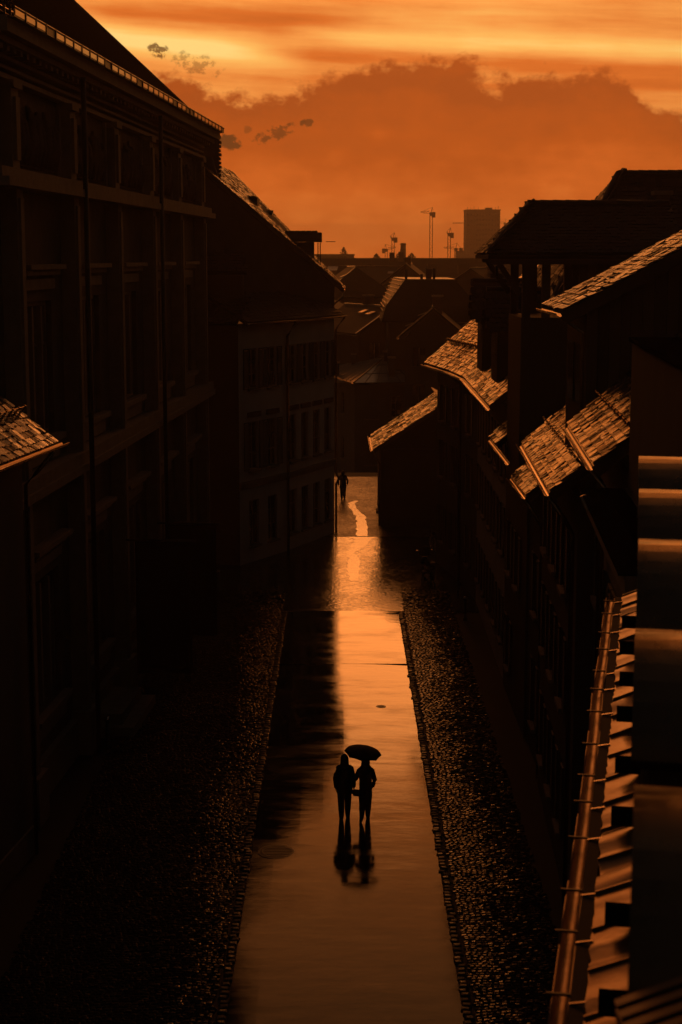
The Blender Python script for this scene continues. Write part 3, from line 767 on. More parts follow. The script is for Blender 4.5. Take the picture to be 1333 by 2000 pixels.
# ================================================================== corner house behind the museum
def corner_house():
    P = [(-6.9, 76.9), (-4.77, 76.3), (-2.72, 80.2), (-0.36, 85.75), (-0.9, 99.5)]
    t = thing('corner_house', 'pale corner house with paired shuttered windows beyond the museum', 'house', (-4.77, 76.3, 0))
    ez = 11.35
    segs = []
    for k in range(4):
        a, b = P[k], P[k + 1]; L = math.hypot(b[0] - a[0], b[1] - a[1]); rz = math.atan2(b[1] - a[1], b[0] - a[0])
        m = Matrix.Translation((a[0], a[1], 0)) @ Matrix.Rotation(rz, 4, 'Z')
        if k == 0: op = []
        elif k == 1: op = [(x - .45, x + .45, z, z + h) for x in (L * .30, L * .70) for z, h in ((8.3, 1.9), (4.45, 2.3), (.8, 2.2))]
        elif k == 2: op = [(x - .42, x + .42, z, z + h) for x in (L * .14, L * .38, L * .62, L * .86) for z, h in ((8.3, 1.9), (4.45, 2.3), (.8, 2.2))]
        else: op = []
        w = wall(t, L, 0, ez, op, 'plaster_dark' if k == 0 else 'plaster_pale', solid_back=.6)  # shade on the set-back wall is put into its darker plaster
        w.matrix_basis = wm(t).inverted() @ m
        for o in op:
            wi = window(t, 0, 0, o[1] - o[0], o[3] - o[2], shutters=(o[2] > 8 or (k == 1 and o[2] > 4)))
            wi.matrix_basis = wm(t).inverted() @ m @ Matrix.Translation(((o[0] + o[1]) / 2, 0, o[2]))
            if 4 < o[2] < 5:
                hd = MB().box(o[0] - .12, o[1] + .12, -.10, -.004, o[3] + .22, o[3] + .46).build('hood', 'brick_wall', t); hd.matrix_basis = wm(t).inverted() @ m
        if 0 < k < 3:
            for z0, z1, d in ((3.75, 3.95, .12), (3.60, 3.745, .06)):
                c = MB().box(0, L, -d, -.004, z0, z1).build('belt_course', 'stone_trim', t); c.matrix_basis = wm(t).inverted() @ m
        segs.append((m, L))
    # pent roof over the facade
    for k in (0, 1, 2):
        m, L = segs[k]; q = lambda x, y, z: m @ Vector((x, y, z))
        lo = -.55; hi = 1.5
        tile_roof(t, q(-.1, lo, ez + .1), q(L + .1, lo, ez + .1), q(L + .1, hi, ez + 1.3), q(-.1, hi, ez + 1.3), 'tile_old', tw=.22, ex=.22, nparts=60, name='pent_roof')
        if k: gutter(t, q(-.05, lo - .08, ez + .08), q(L + .05, lo - .08, ez + .08), .085)
    m, L = segs[1]; q = lambda x, y, z: m @ Vector((x, y, z))
    downpipe(t, [q(L - .02, -.6, ez), q(L, -.12, ez - .7), q(L, -.12, 0)], .07)
    m, L = segs[2]; q = lambda x, y, z: m @ Vector((x, y, z))
    downpipe(t, [q(L - .05, -.6, ez), q(L + .02, -.10, ez - .6), q(L + .02, -.10, 3.2), q(L + .02, -.25, 2.9), q(L + .02, -.10, 2.6), q(L + .02, -.1, 0)], .06)
    # gable wall of the tall roof
    G0, G1 = Vector((-7.25, 78.6, 19.25)), Vector((0.12, 86.9, 12.85))
    lowr, lowl = Vector((0.12, 86.9, 11.6)), Vector((-7.25, 78.6, 11.6))
    gi = Vector((-.25, .22, 0))
    Gm = Vector((-7.25, 78.6, 19.13)); G2 = Vector((-0.35, 86.4, 13.13))
    MB().slab([lowl, Vector((-.35, 86.4, 11.6)), G2, Gm], gi).build('gable', 'plaster_dark', t, world=True)
    e1 = Vector((0.02, 98, 12.85)); r1 = Vector((-6.3, 98, 19.25))
    tile_roof(t, G1, e1, r1, G0, 'tile_mid', tw=.21, ex=.2, nparts=300)
    # verge, gutter
    d = (G0 - G1).normalized()
    MB().obox(G1 - Vector((0, .1, .12)), G0 - Vector((0, .1, .12)), .07, .22).build('verge_board', 'wood', t, world=True)
    gutter(t, G1 + Vector((.08, -.2, -.05)), e1 + Vector((.08, 0, -.05)), .09)
    MB().slab([Vector((-7.4, 78.6, 19.2)), r1, Vector((-14, 98, 12.8)), Vector((-14, 80, 12.8))], (0, 0, -.12)).build('rear_roof', 'roof_deck', t, world=True)
    downpipe(t, [Vector((.16, 86.8, 12.75)), Vector((.1, 86.7, 12.4)), Vector((-.5, 86.2, 11.9))], .05)
    # dormers in profile on the street slope
    nrm = d.cross(Vector((0, 1, 0)))
    def slope_z(x): return 19.25 + (x + 7.0) * (12.85 - 19.25) / 7.1
    def dormer(xf, ztop, y0, y1, over, th, xs=None):
        zc = ztop - th; xb = -7.0 + (19.25 - zc) * 7.1 / 6.4 - 0.2
        zb = slope_z(xf) - .25
        b = MB().slab([(xf, y0, zb), (xf, y0, zc), (xb, y0, zc)], (0, y1 - y0, 0)).build('dormer', 'plaster_dark', t, world=True)
        MB().slab([(xf + over, y0 - .25, zc + .003), (xf + over, y0 - .25, ztop - .05), (xb - .2, y0 - .25, ztop + .03), (xb - .3, y0 - .25, zc + .05)], (0, y1 - y0 + .5, 0)).build('roof', 'tile_old', b, world=True)
        for i in range(int((xf + over - xb) / .3)):
            MB().box(xb + i * .3, xb + i * .3 + .27, y0 - .27, y1 + .27, ztop - .02, ztop + .04).build('roof_tile', 'tile_old', b, world=True)
        return b
    b = dormer(-1.45, 15.78, 88, 90.2, .42, .55)
    MB().tube([(-1.1, 87.9, 15.2), (-1.1, 87.9, 13.7)], .03, 6).build('downpipe', 'gutter_metal', b, world=True)
    MB().tube([(-1.22, 87.9, 15.2), (-1.22, 87.9, 13.7)], .03, 6).build('downpipe', 'gutter_metal', b, world=True)
    MB().tube([(-.8, 88, 15.25), (-.3, 88, 15.25)], .02, 6).build('bracket', 'dark_metal', b, world=True)
    dormer(-4.65, 17.6, 88.5, 90.2, .22, .55)
    dormer(-6.0, 18.35, 91, 92, .12, .35)
    chimney(t, -4.0, 92, 15.6, 16.85, .35, .35)
    c = chimney(t, -6.55, 83, 18, 20.25, 1.0, .7)
    for k in range(9): MB().box(-6.05, -5.98 + random.uniform(0, .05), 82.68, 83.32, 18.4 + k * .2, 18.52 + k * .2).build('brick', 'brick_wall', c, world=True)
    MB().slab([(-7.2, 82, 17.9), (-6.0, 82, 18.2), (-6.35, 82, 19.3), (-7.0, 82, 19.35)], (0, 1.6, 0)).build('dormer', 'plaster_dark', t, world=True)
    # tiled lean-to at the foot of the gable
    tile_roof(t, (-7.0, 77.2, 13.75), (-4.4, 77.2, 13.75), (-4.9, 78.6, 14.7), (-7.0, 78.6, 14.7), 'tile_old', tw=.22, ex=.2, nparts=80, name='lean_to_roof')
    MB().box(-7.0, -4.6, 77.5, 78.5, 12.2, 13.6).build('lean_to_wall', 'plaster_dark', t, world=True)
corner_house()

# ================================================================== RIGHT ROW (far to near: local x runs towards the camera, y inward)
def row_house(name, label, far, near, eave, pitch, run, m_wall, ops=(), over=.55, tiles='tile', nparts=300, tw=.19, ex=.17, shutters=True, guard=True, roof_x=(0, 0), depth=7.0, pipe_at=None, urange=None, skip=None):
    t = along(name, label, 'house', far, near)
    L = math.hypot(near[0] - far[0], near[1] - far[1])
    op = [(x - w / 2, x + w / 2, z, z + h) for x, z, w, h in ops]
    wall(t, L, 0, eave, op, m_wall, solid_back=depth)
    for x, z, w, h in ops: window(t, x, z, w, h, shutters=shutters and h < 2.4)
    W = wm(t); q = lambda x, y, z: W @ Vector((x, y, z)); k = math.tan(R(pitch))
    z0 = eave + .12
    e0, e1 = q(-roof_x[0], -over, z0), q(L + roof_x[1], -over, z0)
    r0, r1 = q(-roof_x[0], run, z0 + (run + over) * k), q(L + roof_x[1], run, z0 + (run + over) * k)
    rf = tile_roof(t, e0, e1, r1, r0, tiles, tw=tw, ex=ex, nparts=nparts, urange=urange, skip=skip)
    gutter(t, q(-roof_x[0], -over - .09, z0), q(L + roof_x[1], -over - .09, z0), .085)
    if guard:
        s = .65; snow_guard(t, q(-roof_x[0] + .1, -over + s, z0 + s * k + .05), q(L + roof_x[1] - .1, -over + s, z0 + s * k + .05), q(0, -k, 1) - q(0, 0, 0), .16, .55)
    for x in ((L - .15,) if pipe_at is None else pipe_at):
        downpipe(t, [q(x, -over - .05, z0 - .08), q(x, -.25, eave - .5), q(x, -.09, eave - .8), q(x, -.09, 0)], .05)
    vb = MB().obox(q(L + roof_x[1] + .02, -over, z0 - .1), q(L + roof_x[1] + .02, run, z0 - .1 + (run + over) * k), .04, .2); vb.build('verge_board', 'wood', t, world=True)
    gb = MB().slab([q(L, 0, eave), q(L, run, eave), q(L, run, eave + run * k)], q(-.25, 0, 0) - q(0, 0, 0)); gb.build('gable', m_wall, t, world=True)
    return t, q, L, z0, k

# low annex at the end of the street
def annex():
    t = along('annex_house', 'low dark annex with a single tiled slope at the end of the street', 'house', (2.15, 95.5), (2.15, 87.8))
    L = 7.7
    op = [(2.0, 3.0, .1, 2.3), (5.0, 6.0, 1.0, 2.3)]
    wall(t, L, 0, 4.2, op, 'plaster_dark', solid_back=4.5)
    for o in op: window(t, (o[0] + o[1]) / 2, o[2], 1.0, o[3] - o[2])
    tile_roof(t, (1.75, 95.2, 4.15), (1.75, 87.9, 4.15), (5.7, 87.9, 6.75), (5.7, 95.2, 6.75), 'tile', tw=.24, ex=.24, nparts=300)
    gutter(t, (1.66, 95.2, 4.12), (1.66, 87.9, 4.12), .1)
    MB().slab([(2.15, 88.1, 4.2), (5.7, 88.1, 4.2), (5.7, 88.1, 6.55)], (0, .3, 0)).build('gable', 'plaster_dark', t, world=True)
    MB().obox((1.75, 87.86, 4.07), (5.7, 87.86, 6.67), .04, .2).build('verge_board', 'wood', t, world=True)
    downpipe(t, [(1.66, 87.95, 4.1), (1.95, 87.95, 3.6), (2.08, 87.95, 3.4), (2.08, 87.95, 0)], .05)
    lead = MB().obox((5.45, 95.2, 6.86), (5.45, 87.9, 6.86), .5, .03, up=(.5, 0, 1)); lead.build('flashing', 'zinc', t, world=True)
annex()

# bent house (curved tiled eave)
def bent_house():
    t = thing('bent_house', 'house with lit tiled roof whose eave bends along the street', 'house', (5.6, 66, 0))
    E = [Vector((3.95, 77.3, 9.5)), Vector((4.75, 72.2, 9.5)), Vector((5.12, 68.2, 9.5)), Vector((5.02, 54.9, 9.5))]
    k = math.tan(R(41)); run = 6.0
    Rg = [Vector((p.x + run, p.y + dy, 9.5 + run * k)) for p, dy in zip(E, (1.5, .8, 0, 0))]
    near_dormer = lambda p: False
    for i, np_ in ((0, 90), (1, 90), (2, 120)):
        tile_roof(t, E[i], E[i + 1], Rg[i + 1], Rg[i], 'tile', tw=.21, ex=.20, nparts=np_, umax=1015)
        gutter(t, E[i] + Vector((-.10, 0, -.05)), E[i + 1] + Vector((-.10, 0, -.05)), .10)
        s = 1.15; nn = (E[i + 1] - E[i]).cross(Vector((1, 0, k))).normalized(); nn = nn if nn.z > 0 else -nn
        snow_guard(t, E[i] + Vector((s, 0, s * k + .05)), E[i + 1] + Vector((s, 0, s * k + .05)), nn, .18, .35)
    inw = Vector((.6, 0, 0)); inv = wm(t).inverted()
    for i in range(3):
        a, b = E[i] + inw, E[i + 1] + inw; L = (b - a).length; rz = math.atan2(b.y - a.y, b.x - a.x)
        m = Matrix.Translation((a.x, a.y, 0)) @ Matrix.Rotation(rz, 4, 'Z')
        nw = {0: 2, 1: 1, 2: 5}[i]; op = [(L * (j + .5) / nw - .45, L * (j + .5) / nw + .45, z, z + 1.7) for j in range(nw) for z in (1.2, 4.3, 6.9)]
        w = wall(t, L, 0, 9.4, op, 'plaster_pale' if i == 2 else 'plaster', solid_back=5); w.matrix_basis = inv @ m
        for o in op: window(t, 0, 0, .9, 1.7, shutters=True).matrix_basis = inv @ m @ Matrix.Translation(((o[0] + o[1]) / 2, 0, o[2]))
    downpipe(t, [E[1] + Vector((.0, 0, -.1)), E[1] + Vector((.5, 0, -.6)), Vector((E[1].x + .52, E[1].y, 0))], .07)
    MB().obox(E[0] + Vector((0, .05, -.08)), Rg[0] + Vector((0, .05, -.08)), .05, .2).build('verge_board', 'wood', t, world=True)
    MB().obox(E[3] + Vector((0, -.03, -.08)), Rg[3] + Vector((0, -.03, -.08)), .05, .2).build('verge_board', 'wood', t, world=True)
    # dormers with tiled saddle roofs
    def dormer(y0, y1, xf, zw, zr, xb, mt='tile_old'):
        zb = 9.5 + (xf - 4.95) * k - .2; ym = (y0 + y1) / 2
        b = MB().slab([(xf, y0, zb), (xf, y1, zb), (xf, y1, zw), (xf, ym, zr), (xf, y0, zw)], (xb - xf, 0, 0)).build('dormer', 'plaster_dark', t, world=True)
        MB().slab([(xf - .012, y0 + .35, zw - 1.0), (xf - .012, y1 - .35, zw - 1.0), (xf - .012, y1 - .35, zw - .1), (xf - .012, y0 + .35, zw - .1)], (-.01, 0, 0)).build('pane', 'glass', b, world=True)
        o = .25; dzw = (zr - zw) / (ym - y0) * o
        for s, ye in ((-1, y0), (1, y1)):
            tile_roof(t, (xf - .3, ye + s * o, zw - dzw + .06), (xb, ye + s * o, zw - dzw + .06), (xb, ym, zr + .06), (xf - .3, ym, zr + .06), mt, tw=.21, ex=.2, nparts=0, host=b)
        MB().tube([(xf - .32, ym, zr + .12), (xb, ym, zr + .12)], .11, 8).build('ridge_tile', mt, b, world=True)
    dormer(64.6, 67.0, 5.55, 12.1, 13.4, 9.5)
    dormer(58.4, 60.6, 5.55, 12.0, 13.2, 9.0)
    chimney(t, 7.2, 76.0, 12.2, 13.7, .7, .7, m='plaster_dark')
    chimney(t, 8.6, 63.0, 13.0, 15.1, .7, .9)
bent_house()

# loft house with the overhanging hoist dormer
def hoist_house():
    t = thing('hoist_house', 'dark house with an overhanging bracketed hoist dormer against the sky', 'house', (5.3, 51, 0))
    op = [(1.2, 2.1, 4.2, 5.9), (3.6, 4.5, 4.2, 5.9), (1.2, 2.1, 1.0, 2.7)]
    m = Matrix.Translation((5.55, 54.6, 0)) @ Matrix.Rotation(R(-90), 4, 'Z'); inv = wm(t).inverted()
    wall(t, 6.4, 0, 8.4, op, 'plaster_dark', solid_back=5).matrix_basis = inv @ m
    for o in op: window(t, 0, 0, .9, 1.7, shutters=True).matrix_basis = inv @ m @ Matrix.Translation(((o[0] + o[1]) / 2, 0, o[2]))
    y0, y1 = 48.7, 52.3; xf = 5.32; ym = 50.5
    d = MB(); d.box(xf, 9.8, y0, y1, 8.0, 12.7); dm = d.build('dormer', 'wood', t, world=True)
    # open loft storey: corner posts, rails and loft side boards
    for x in (xf + .15, 6.05, 7.15):
        for y in (y0 + .12, y1 - .12): MB().box(x - .12, x + .12, y - .11, y + .11, 12.702, 14.25).build('post', 'wood', dm, world=True)
    for y in (y0 + .12, y1 - .12):
        MB().box(xf + .03, 7.3, y - .09, y + .09, 14.252, 14.45).build('beam', 'wood', dm, world=True)
        n = 12
        for i in range(n): MB().box(7.3 + i * .22, 7.3 + i * .22 + .21, y - .03, y + .03, 12.702, 14.6).build('plank', 'wood', dm, world=True)
    for i in range(3): MB().box(6.17, 7.03, y1 - .14, y1 - .1, 12.75 + i * .1, 12.83 + i * .1).build('plank', 'wood', dm, world=True)
    for y in (y0 + .12, y1 - .12):
        MB().obox((xf - .02, y, 13.35), (4.62, y, 14.33), .14, .16).build('bracket', 'wood', dm, world=True)
        MB().box(4.45, xf + .02, y - .08, y + .08, 14.30, 14.46).build('beam', 'wood', dm, world=True)
    MB().tube([(4.75, ym, 14.2), (4.75, ym, 13.9)], .05, 6).build('hoist_wheel', 'dark_metal', dm, world=True)
    # saddle roof with half-hipped front, ridge runs back from the street
    zr, ze = 15.9, 14.42; xr = 5.75; xe = 4.28; ya, yb = y0 - .55, y1 + .55
    rf = MB(); rf.slab([(xe, ya, ze), (9.9, ya, ze), (9.9, ym, zr), (xr, ym, zr)], (0, 0, .1))
    rf.slab([(9.9, yb, ze), (xe, yb, ze), (xr, ym, zr), (9.9, ym, zr)], (0, 0, .1)); rf.slab([(xe, yb, ze), (xe, ya, ze), (xr, ym, zr)], (0, 0, .1))
    roof = rf.build('roof', 'roof_deck', t, world=True)
    tile_roof(t, (xe, ya, ze + .12), (9.9, ya, ze + .12), (9.9, ym, zr + .12), (xr, ym, zr + .12), 'tile_old', tw=.2, ex=.18, nparts=150, host=roof)
    tile_roof(t, (xe, yb, ze + .12), (xe, ya, ze + .12), (xr, ym + .05, zr + .12), (xr, ym + .1, zr + .12), 'tile_old', tw=.2, ex=.18, nparts=0, host=roof)
    ridge_caps(roof, (xr - .1, ym, zr + .2), (9.9, ym, zr + .2))
    ridge_caps(roof, (xe - .05, ya, ze + .16), (xr, ym, zr + .2))
    MB().box(xe + .02, 9.8, ya + .02, ya + .06, ze - .16, ze - .02).build('fascia', 'wood', t, world=True)
    # main slope behind and beside the dormer
    k = math.tan(R(42))
    tile_roof(t, (5.0, 54.6, 8.5), (5.0, 52.32, 8.5), (11, 52.32, 8.5 + 6 * k), (11, 54.6, 8.5 + 6 * k), 'tile', tw=.2, ex=.19, nparts=120)
    gutter(t, (4.92, 54.6, 8.45), (4.92, 48.2, 8.45), .085)
    MB().slab([(9.8, 48.3, 0), (9.8, 54.6, 0), (9.8, 54.6, 12.6), (9.8, 48.3, 12.6)], (.3, 0, 0)).build('rear_wall', 'plaster_dark', t, world=True)
hoist_house()

# stepped row in front of it
narrow = \
row_house('narrow_house', 'narrow low house with a short lit eave, lowest roof of the right row', (5.62, 48.2), (5.62, 44.2), 7.9, 40, 3.5, 'plaster_dark', ops=[(2.0, 4.3, .9, 1.7), (2.0, 1.0, .9, 1.9)], over=.55, nparts=150, guard=True, depth=4)

def middle_house():
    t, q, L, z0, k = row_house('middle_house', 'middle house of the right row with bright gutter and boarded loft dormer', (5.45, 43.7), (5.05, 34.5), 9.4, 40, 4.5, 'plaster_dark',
                               ops=[(x, z, .9, 1.7) for x in (1.5, 4.0, 6.6) for z in (1.2, 4.2, 6.9)], over=.58, nparts=300, tw=.18, ex=.16)
    # boarded dormer with a shed roof
    y0, y1 = 35.2, 38.2; xf = 5.25; zf = 13.48; zb = 15.4; xb = 8.9
    d = MB().slab([(xf, y0, 10.0), (xf, y0, zf), (xb, y0, zb), (xb, y0, 10.0)], (0, y1 - y0, 0)).build('dormer', 'roof_deck', t, world=True)
    x = xf
    while x < xb - .1:
        w = random.uniform(.2, .27); z1 = zf + (x - xf) * (zb - zf) / (xb - xf) - .02
        MB().slab([(x, y0 - .012, 10.6), (x + w - .012, y0 - .012, 10.6), (x + w - .012, y0 - .012, z1 + w * .5), (x, y0 - .012, z1)], (0, -.025, 0)).build('plank', 'wood', d, world=True)
        x += w
    for y in (35.6, 36.9): MB().box(xf - .03, xf - .012, y, y + .9, 11.3, 12.6).build('pane', 'glass', d, world=True)
    s = (zb - zf) / (xb - xf); o = .55
    tile_roof(t, (xf - o, y1 + .3, zf - o * s + .14), (xf - o, y0 - .35, zf - o * s + .14), (xb, y0 - .35, zb + .14), (xb, y1 + .3, zb + .14), 'tile_mid', tw=.2, ex=.19, nparts=0, host=d)
    MB().obox((xf - o, y0 - .33, zf - o * s + .0), (xb, y0 - .33, zb + .0), .05, .26).build('verge_board', 'wood', d, world=True)
    gutter(t, (xf - o - .08, y1 + .3, zf - o * s + .1), (xf - o - .08, y0 - .35, zf - o * s + .1), .07)
    MB().tube([(xf - o - .05, y0 - .2, zf - .25), (xf - .1, y0 - .1, zf - .6), (xf - .1, y0 - .1, 10.4)], .04, 6).build('downpipe', 'gutter_metal', d, world=True)
middle_house()

def stair_house():
    t, q, L, z0, k = row_house('stair_house', 'house with coarse lit tiles beside the dark loft wall on the right', (5.33, 33.9), (4.86, 27.2), 10.9, 40, 4.2, 'plaster_dark',
                               ops=[(x, z, .9, 1.7) for x in (1.4, 3.4, 5.4) for z in (1.2, 4.2, 7.6)], over=.6, nparts=300, tw=.19, ex=.17)
stair_house()

def shutter_house():
    t = along('shutter_house', 'shaded house with louvred shutters next to the nearest metal roof', 'house', (4.35, 26.9), (3.75, 19.4))
    L = math.hypot(.6, 7.5)
    op = [(x - .5, x + .5, z, z + h) for x in (1.5, 3.6, 5.7) for z, h in ((1.2, 1.9), (4.4, 1.9), (7.6, 1.9))]
    wall(t, L, 0, 10.7, op, 'plaster', solid_back=6)
    for o in op: window(t, (o[0] + o[1]) / 2, o[2], 1.0, o[3] - o[2], shutters=True)
    MB().box(0, L, -.32, -.004, 10.4, 10.68).build('cornice', 'stone_trim', t)
    W = wm(t); q = lambda x, y, z: W @ Vector((x, y, z))
    MB().box(0, L, -.40, .345, 10.683, 10.70).build('eaves_cover', 'felt', t)
    downpipe(t, [q(.9, -.4, 10.7), q(.9, -.09, 10.0), q(.9, -.09, 0)], .055)
    # dark loft wall standing above the eave
    b = MB().box(.6, L, .35, 5, 10.702, 13.15).build('loft_wall', 'plaster_dark', t)
    MB().box(L, L + .02, 1.0, 1.15, 11.0, 12.3).build('corner_board', 'frame_paint', t)
    MB().box(L, L + .02, 2.2, 2.4, 11.0, 12.3).build('corner_board', 'frame_paint', t)
    MB().box(.55, L + .05, .3, 5.1, 13.152, 13.22).build('loft_roof', 'felt', t)
shutter_house()

# tall roof behind the row
def rear_house():
    t = thing('rear_house', 'tall hipped tile roof rising behind the hoist dormer at the right edge', 'house', (12, 60, 0))
    MB().box(8.6, 22, 57, 68, 0, 13).build('wall', 'plaster_dark', t, world=True)
    tile_roof(t, (7.3, 56.6, 13.0), (22, 56.6, 13.0), (22, 62, 17.5), (10.4, 62, 17.45), 'tile_old', tw=.27, ex=.27, nparts=300)
    tile_roof(t, (7.3, 68, 13.0), (7.3, 56.6, 13.0), (10.4, 62, 17.45), (10.4, 62.6, 17.45), 'tile_old', tw=.27, ex=.27, nparts=0)
    h = [o for o in t.children if o.name.startswith('roof')][0]
    ridge_caps(h, (10.3, 62, 17.55), (22, 62, 17.6), .16)
    ridge_caps(h, (7.3, 56.6, 13.1), (10.3, 62, 17.55), .16)
    chimney(t, 11.2, 58.2, 14.2, 16.6, .5, .5, m='plaster_dark')
rear_house()

# ================================================================== nearest roof: metal mansard with barrel dormers
def near_house():
    az = math.atan2(3.16 - 1.12, 18.95 - 8.12)
    t = thing('metal_roof_house', 'nearest house with wet metal roof edge and round-topped dormers', 'house', (3.16, 18.95, 0), R(-90) - az)
    # local x runs towards the camera, y inward (right)
    L = 16.5; gz = 10.5
    MB().box(0, L, .32, 6, 0, gz - .25).build('wall', 'plaster', t)
    MB().box(-.1, L, .08, .32, gz - .30, gz - .06).build('cornice', 'stone_trim', t)
    gm = MB(); gx = -.05; rg = random.Random(3); oy, oz = .02, 0.0
    while gx < L:
        nx_ = min(L, gx + rg.uniform(.7, 1.5)); ny_, nz_ = .02 + rg.gauss(0, .006), rg.gauss(0, .006)
        gm.gutter((gx, oy, gz + oz), (nx_ + .004, ny_, gz + nz_), .048 + rg.uniform(-.002, .002), 9); gx, oy, oz = nx_, ny_, nz_
    gu = gm.build('gutter', 'old_gutter', t, smooth=True)
    br = MB().box(-.008, .008, -.062, .10, .0, .014).mesh('gutter_bracket', 'dark_metal')
    st = MB().obox((0, .07, .02), (0, .17, .04), .012, .012).mesh('snow_hook', 'gutter_metal')
    x = .15
    while x < L: put('gutter_bracket', br, gu, (x, 0, gz + .0)); put('snow_hook', st, gu, (x + random.uniform(.05, .2), 0, gz)); x += random.uniform(.62, 1.0)
    # dark strip added for the shadow between gutter and sheet
    MB().box(-.05, L, .075, .16, gz - .055, gz + .02).build('gap_shade', 'roof_deck', t)
    # steep sheets, one panel at a time, slightly buckled
    k = math.tan(R(22)); x = 0.0
    n = 0
    while x < L:
        w = .58; mb = MB(); nx, ny = 6, 8; rd = random.Random(n)
        a = [rd.uniform(-.014, .014) for _ in range(4)]
        for j in range(ny + 1):
            for i in range(nx + 1):
                s, u_ = i / nx, j / ny
                bz = a[0] * math.sin(s * 9 + n) + a[1] * math.sin(u_ * 4 + s * 5) + a[2] * math.sin(s * 17 + u_ * 2)
                mb.v.append((x + s * (w - .012), .16 + u_ * .9 - bz * .7, gz + .03 + u_ * .9 * k + bz))
        for j in range(ny):
            for i in range(nx): q_ = j * (nx + 1) + i; mb.f.append((q_, q_ + 1, q_ + nx + 2, q_ + nx + 1))
        o = mb.build('roof_sheet', 'zinc_roof', t, smooth=True)
        MB().obox((x - .006, .16, gz + .04), (x - .006, 1.06, gz + .04 + .9 * k), .016, .03).build('seam', 'zinc_roof', t)
        x += w; n += 1
    MB().slab([(-.02, 1.2, gz + .9 * k), (L, 1.2, gz + .9 * k), (L, 4, gz + .9 * k + .6), (-.02, 4, gz + .9 * k + .6)], (0, 0, -.1)).build('upper_roof', 'zinc_roof', t)
    MB().slab([(-.02, .30, gz), (-.02, 1.2, gz + .9 * k), (-.02, 4, gz + .9 * k), (-.02, 4, gz)], (.06, 0, 0)).build('gable', 'plaster_dark', t)
    W = wm(t); inv = W.inverted()
    # dormers: crest line every 2.65 m
    bar = MB(); n = 14; half = .80; rise = .46; dep = 3.2
    for yy in (-.09, dep):
        for i in range(n + 1):
            s = -half + 2 * half * i / n; bar.v.append((s, yy, rise * (1 - (s / half) ** 2)))
        for i in range(n + 1):
            s = -half + 2 * half * i / n; bar.v.append((s, yy, rise * (1 - (s / half) ** 2) - .05))
    m = n + 1
    for i in range(n):
        bar.f += [(i, i + 1, 2 * m + i + 1, 2 * m + i), (m + i, 3 * m + i, 3 * m + i + 1, m + i + 1), (i, m + i, m + i + 1, i + 1)]
    bar.f += [(0, 2 * m, 3 * m, m), (n, m + n, 3 * m + n, 2 * m + n)]
    bar = bar.mesh('roof', 'zinc', True)
    body = MB(); body.box(-.70, .70, 0, dep, -1.45, -.003)
    fr_ = [(-.70 + 1.4 * i / 10, rise * .85 * (1 - ((-.70 + 1.4 * i / 10) / .70) ** 2)) for i in range(11)]
    body.slab([(a, .02, b - .0) for a, b in fr_], (0, .1, 0)); body = body.mesh('dormer', 'plaster_dark')
    fra = MB(); fra.box(-.5, -.44, -.03, -.003, -1.2, -.08); fra.box(.44, .5, -.03, -.003, -1.2, -.08); fra.box(-.44, .44, -.03, -.003, -.14, -.08); fra.box(-.44, .44, -.03, -.003, -1.2, -1.14); fra.box(-.03, .03, -.03, -.003, -1.14, -.14)
    fra = fra.mesh('window_frame', 'frame_paint'); pn = MB().box(-.44, .44, -.012, -.004, -1.14, -.14).mesh('pane', 'glass')
    sl_ = MB().box(-.035, .035, -.22, -.004, -1.42, -1.30).mesh('sill_bracket', 'felt')
    stem = MB().tube([(0, .35, .25), (0, .35, .62)], .035, 8).mesh('vent_pipe', 'zinc', True)
    for i, (X_, Y_) in enumerate(((2.93, 16.29), (2.51, 13.94), (2.05, 11.4), (1.52, 8.55), (1.04, 5.87))):
        p = inv @ Vector((X_ + .0, Y_, 12.2)); p.y += .14; p.z = 12.06
        d = put('dormer', body, t, p); put('roof', bar, d); put('window_frame', fra, d); put('pane', pn, d); put('sill_bracket', sl_, d, (-.55, 0, 0)); put('sill_bracket', sl_, d, (.62, 0, 0))
        if i in (0, 1): put('vent_pipe', stem, d, (.3, .1, 0))
    # ribbed canopy in the near corner
    c = MB(); e = 9
    o = MB().slab([(.0, .0, 0), (.9, 0, 0), (.9, 1.1, .42), (0, 1.1, .42)], (0, 0, -.03)).build('canopy', 'canopy_sheet', t)
    o.matrix_basis = inv @ Matrix.Translation((.90, 5.06, 12.06)) @ Matrix.Rotation(R(-90), 4, 'Z')
    rib = MB().obox((0, 0, .018), (0, 1.1, .438), .045, .035).mesh('rib', 'canopy_sheet')
    for i in range(11): put('rib', rib, o, (.03 + i * .082, 0, 0))
mat('zinc_roof', (0.26, 0.17, 0.11), 0.36, metal=0.75, var=0.25, nscale=3.0, rvar=0.12, bump=0.008, bscale=5, stretch=(1, 1, 1))
mat('canopy_sheet', (0.14, 0.075, 0.045), 0.4, metal=0.3, var=0.2)
near_house()

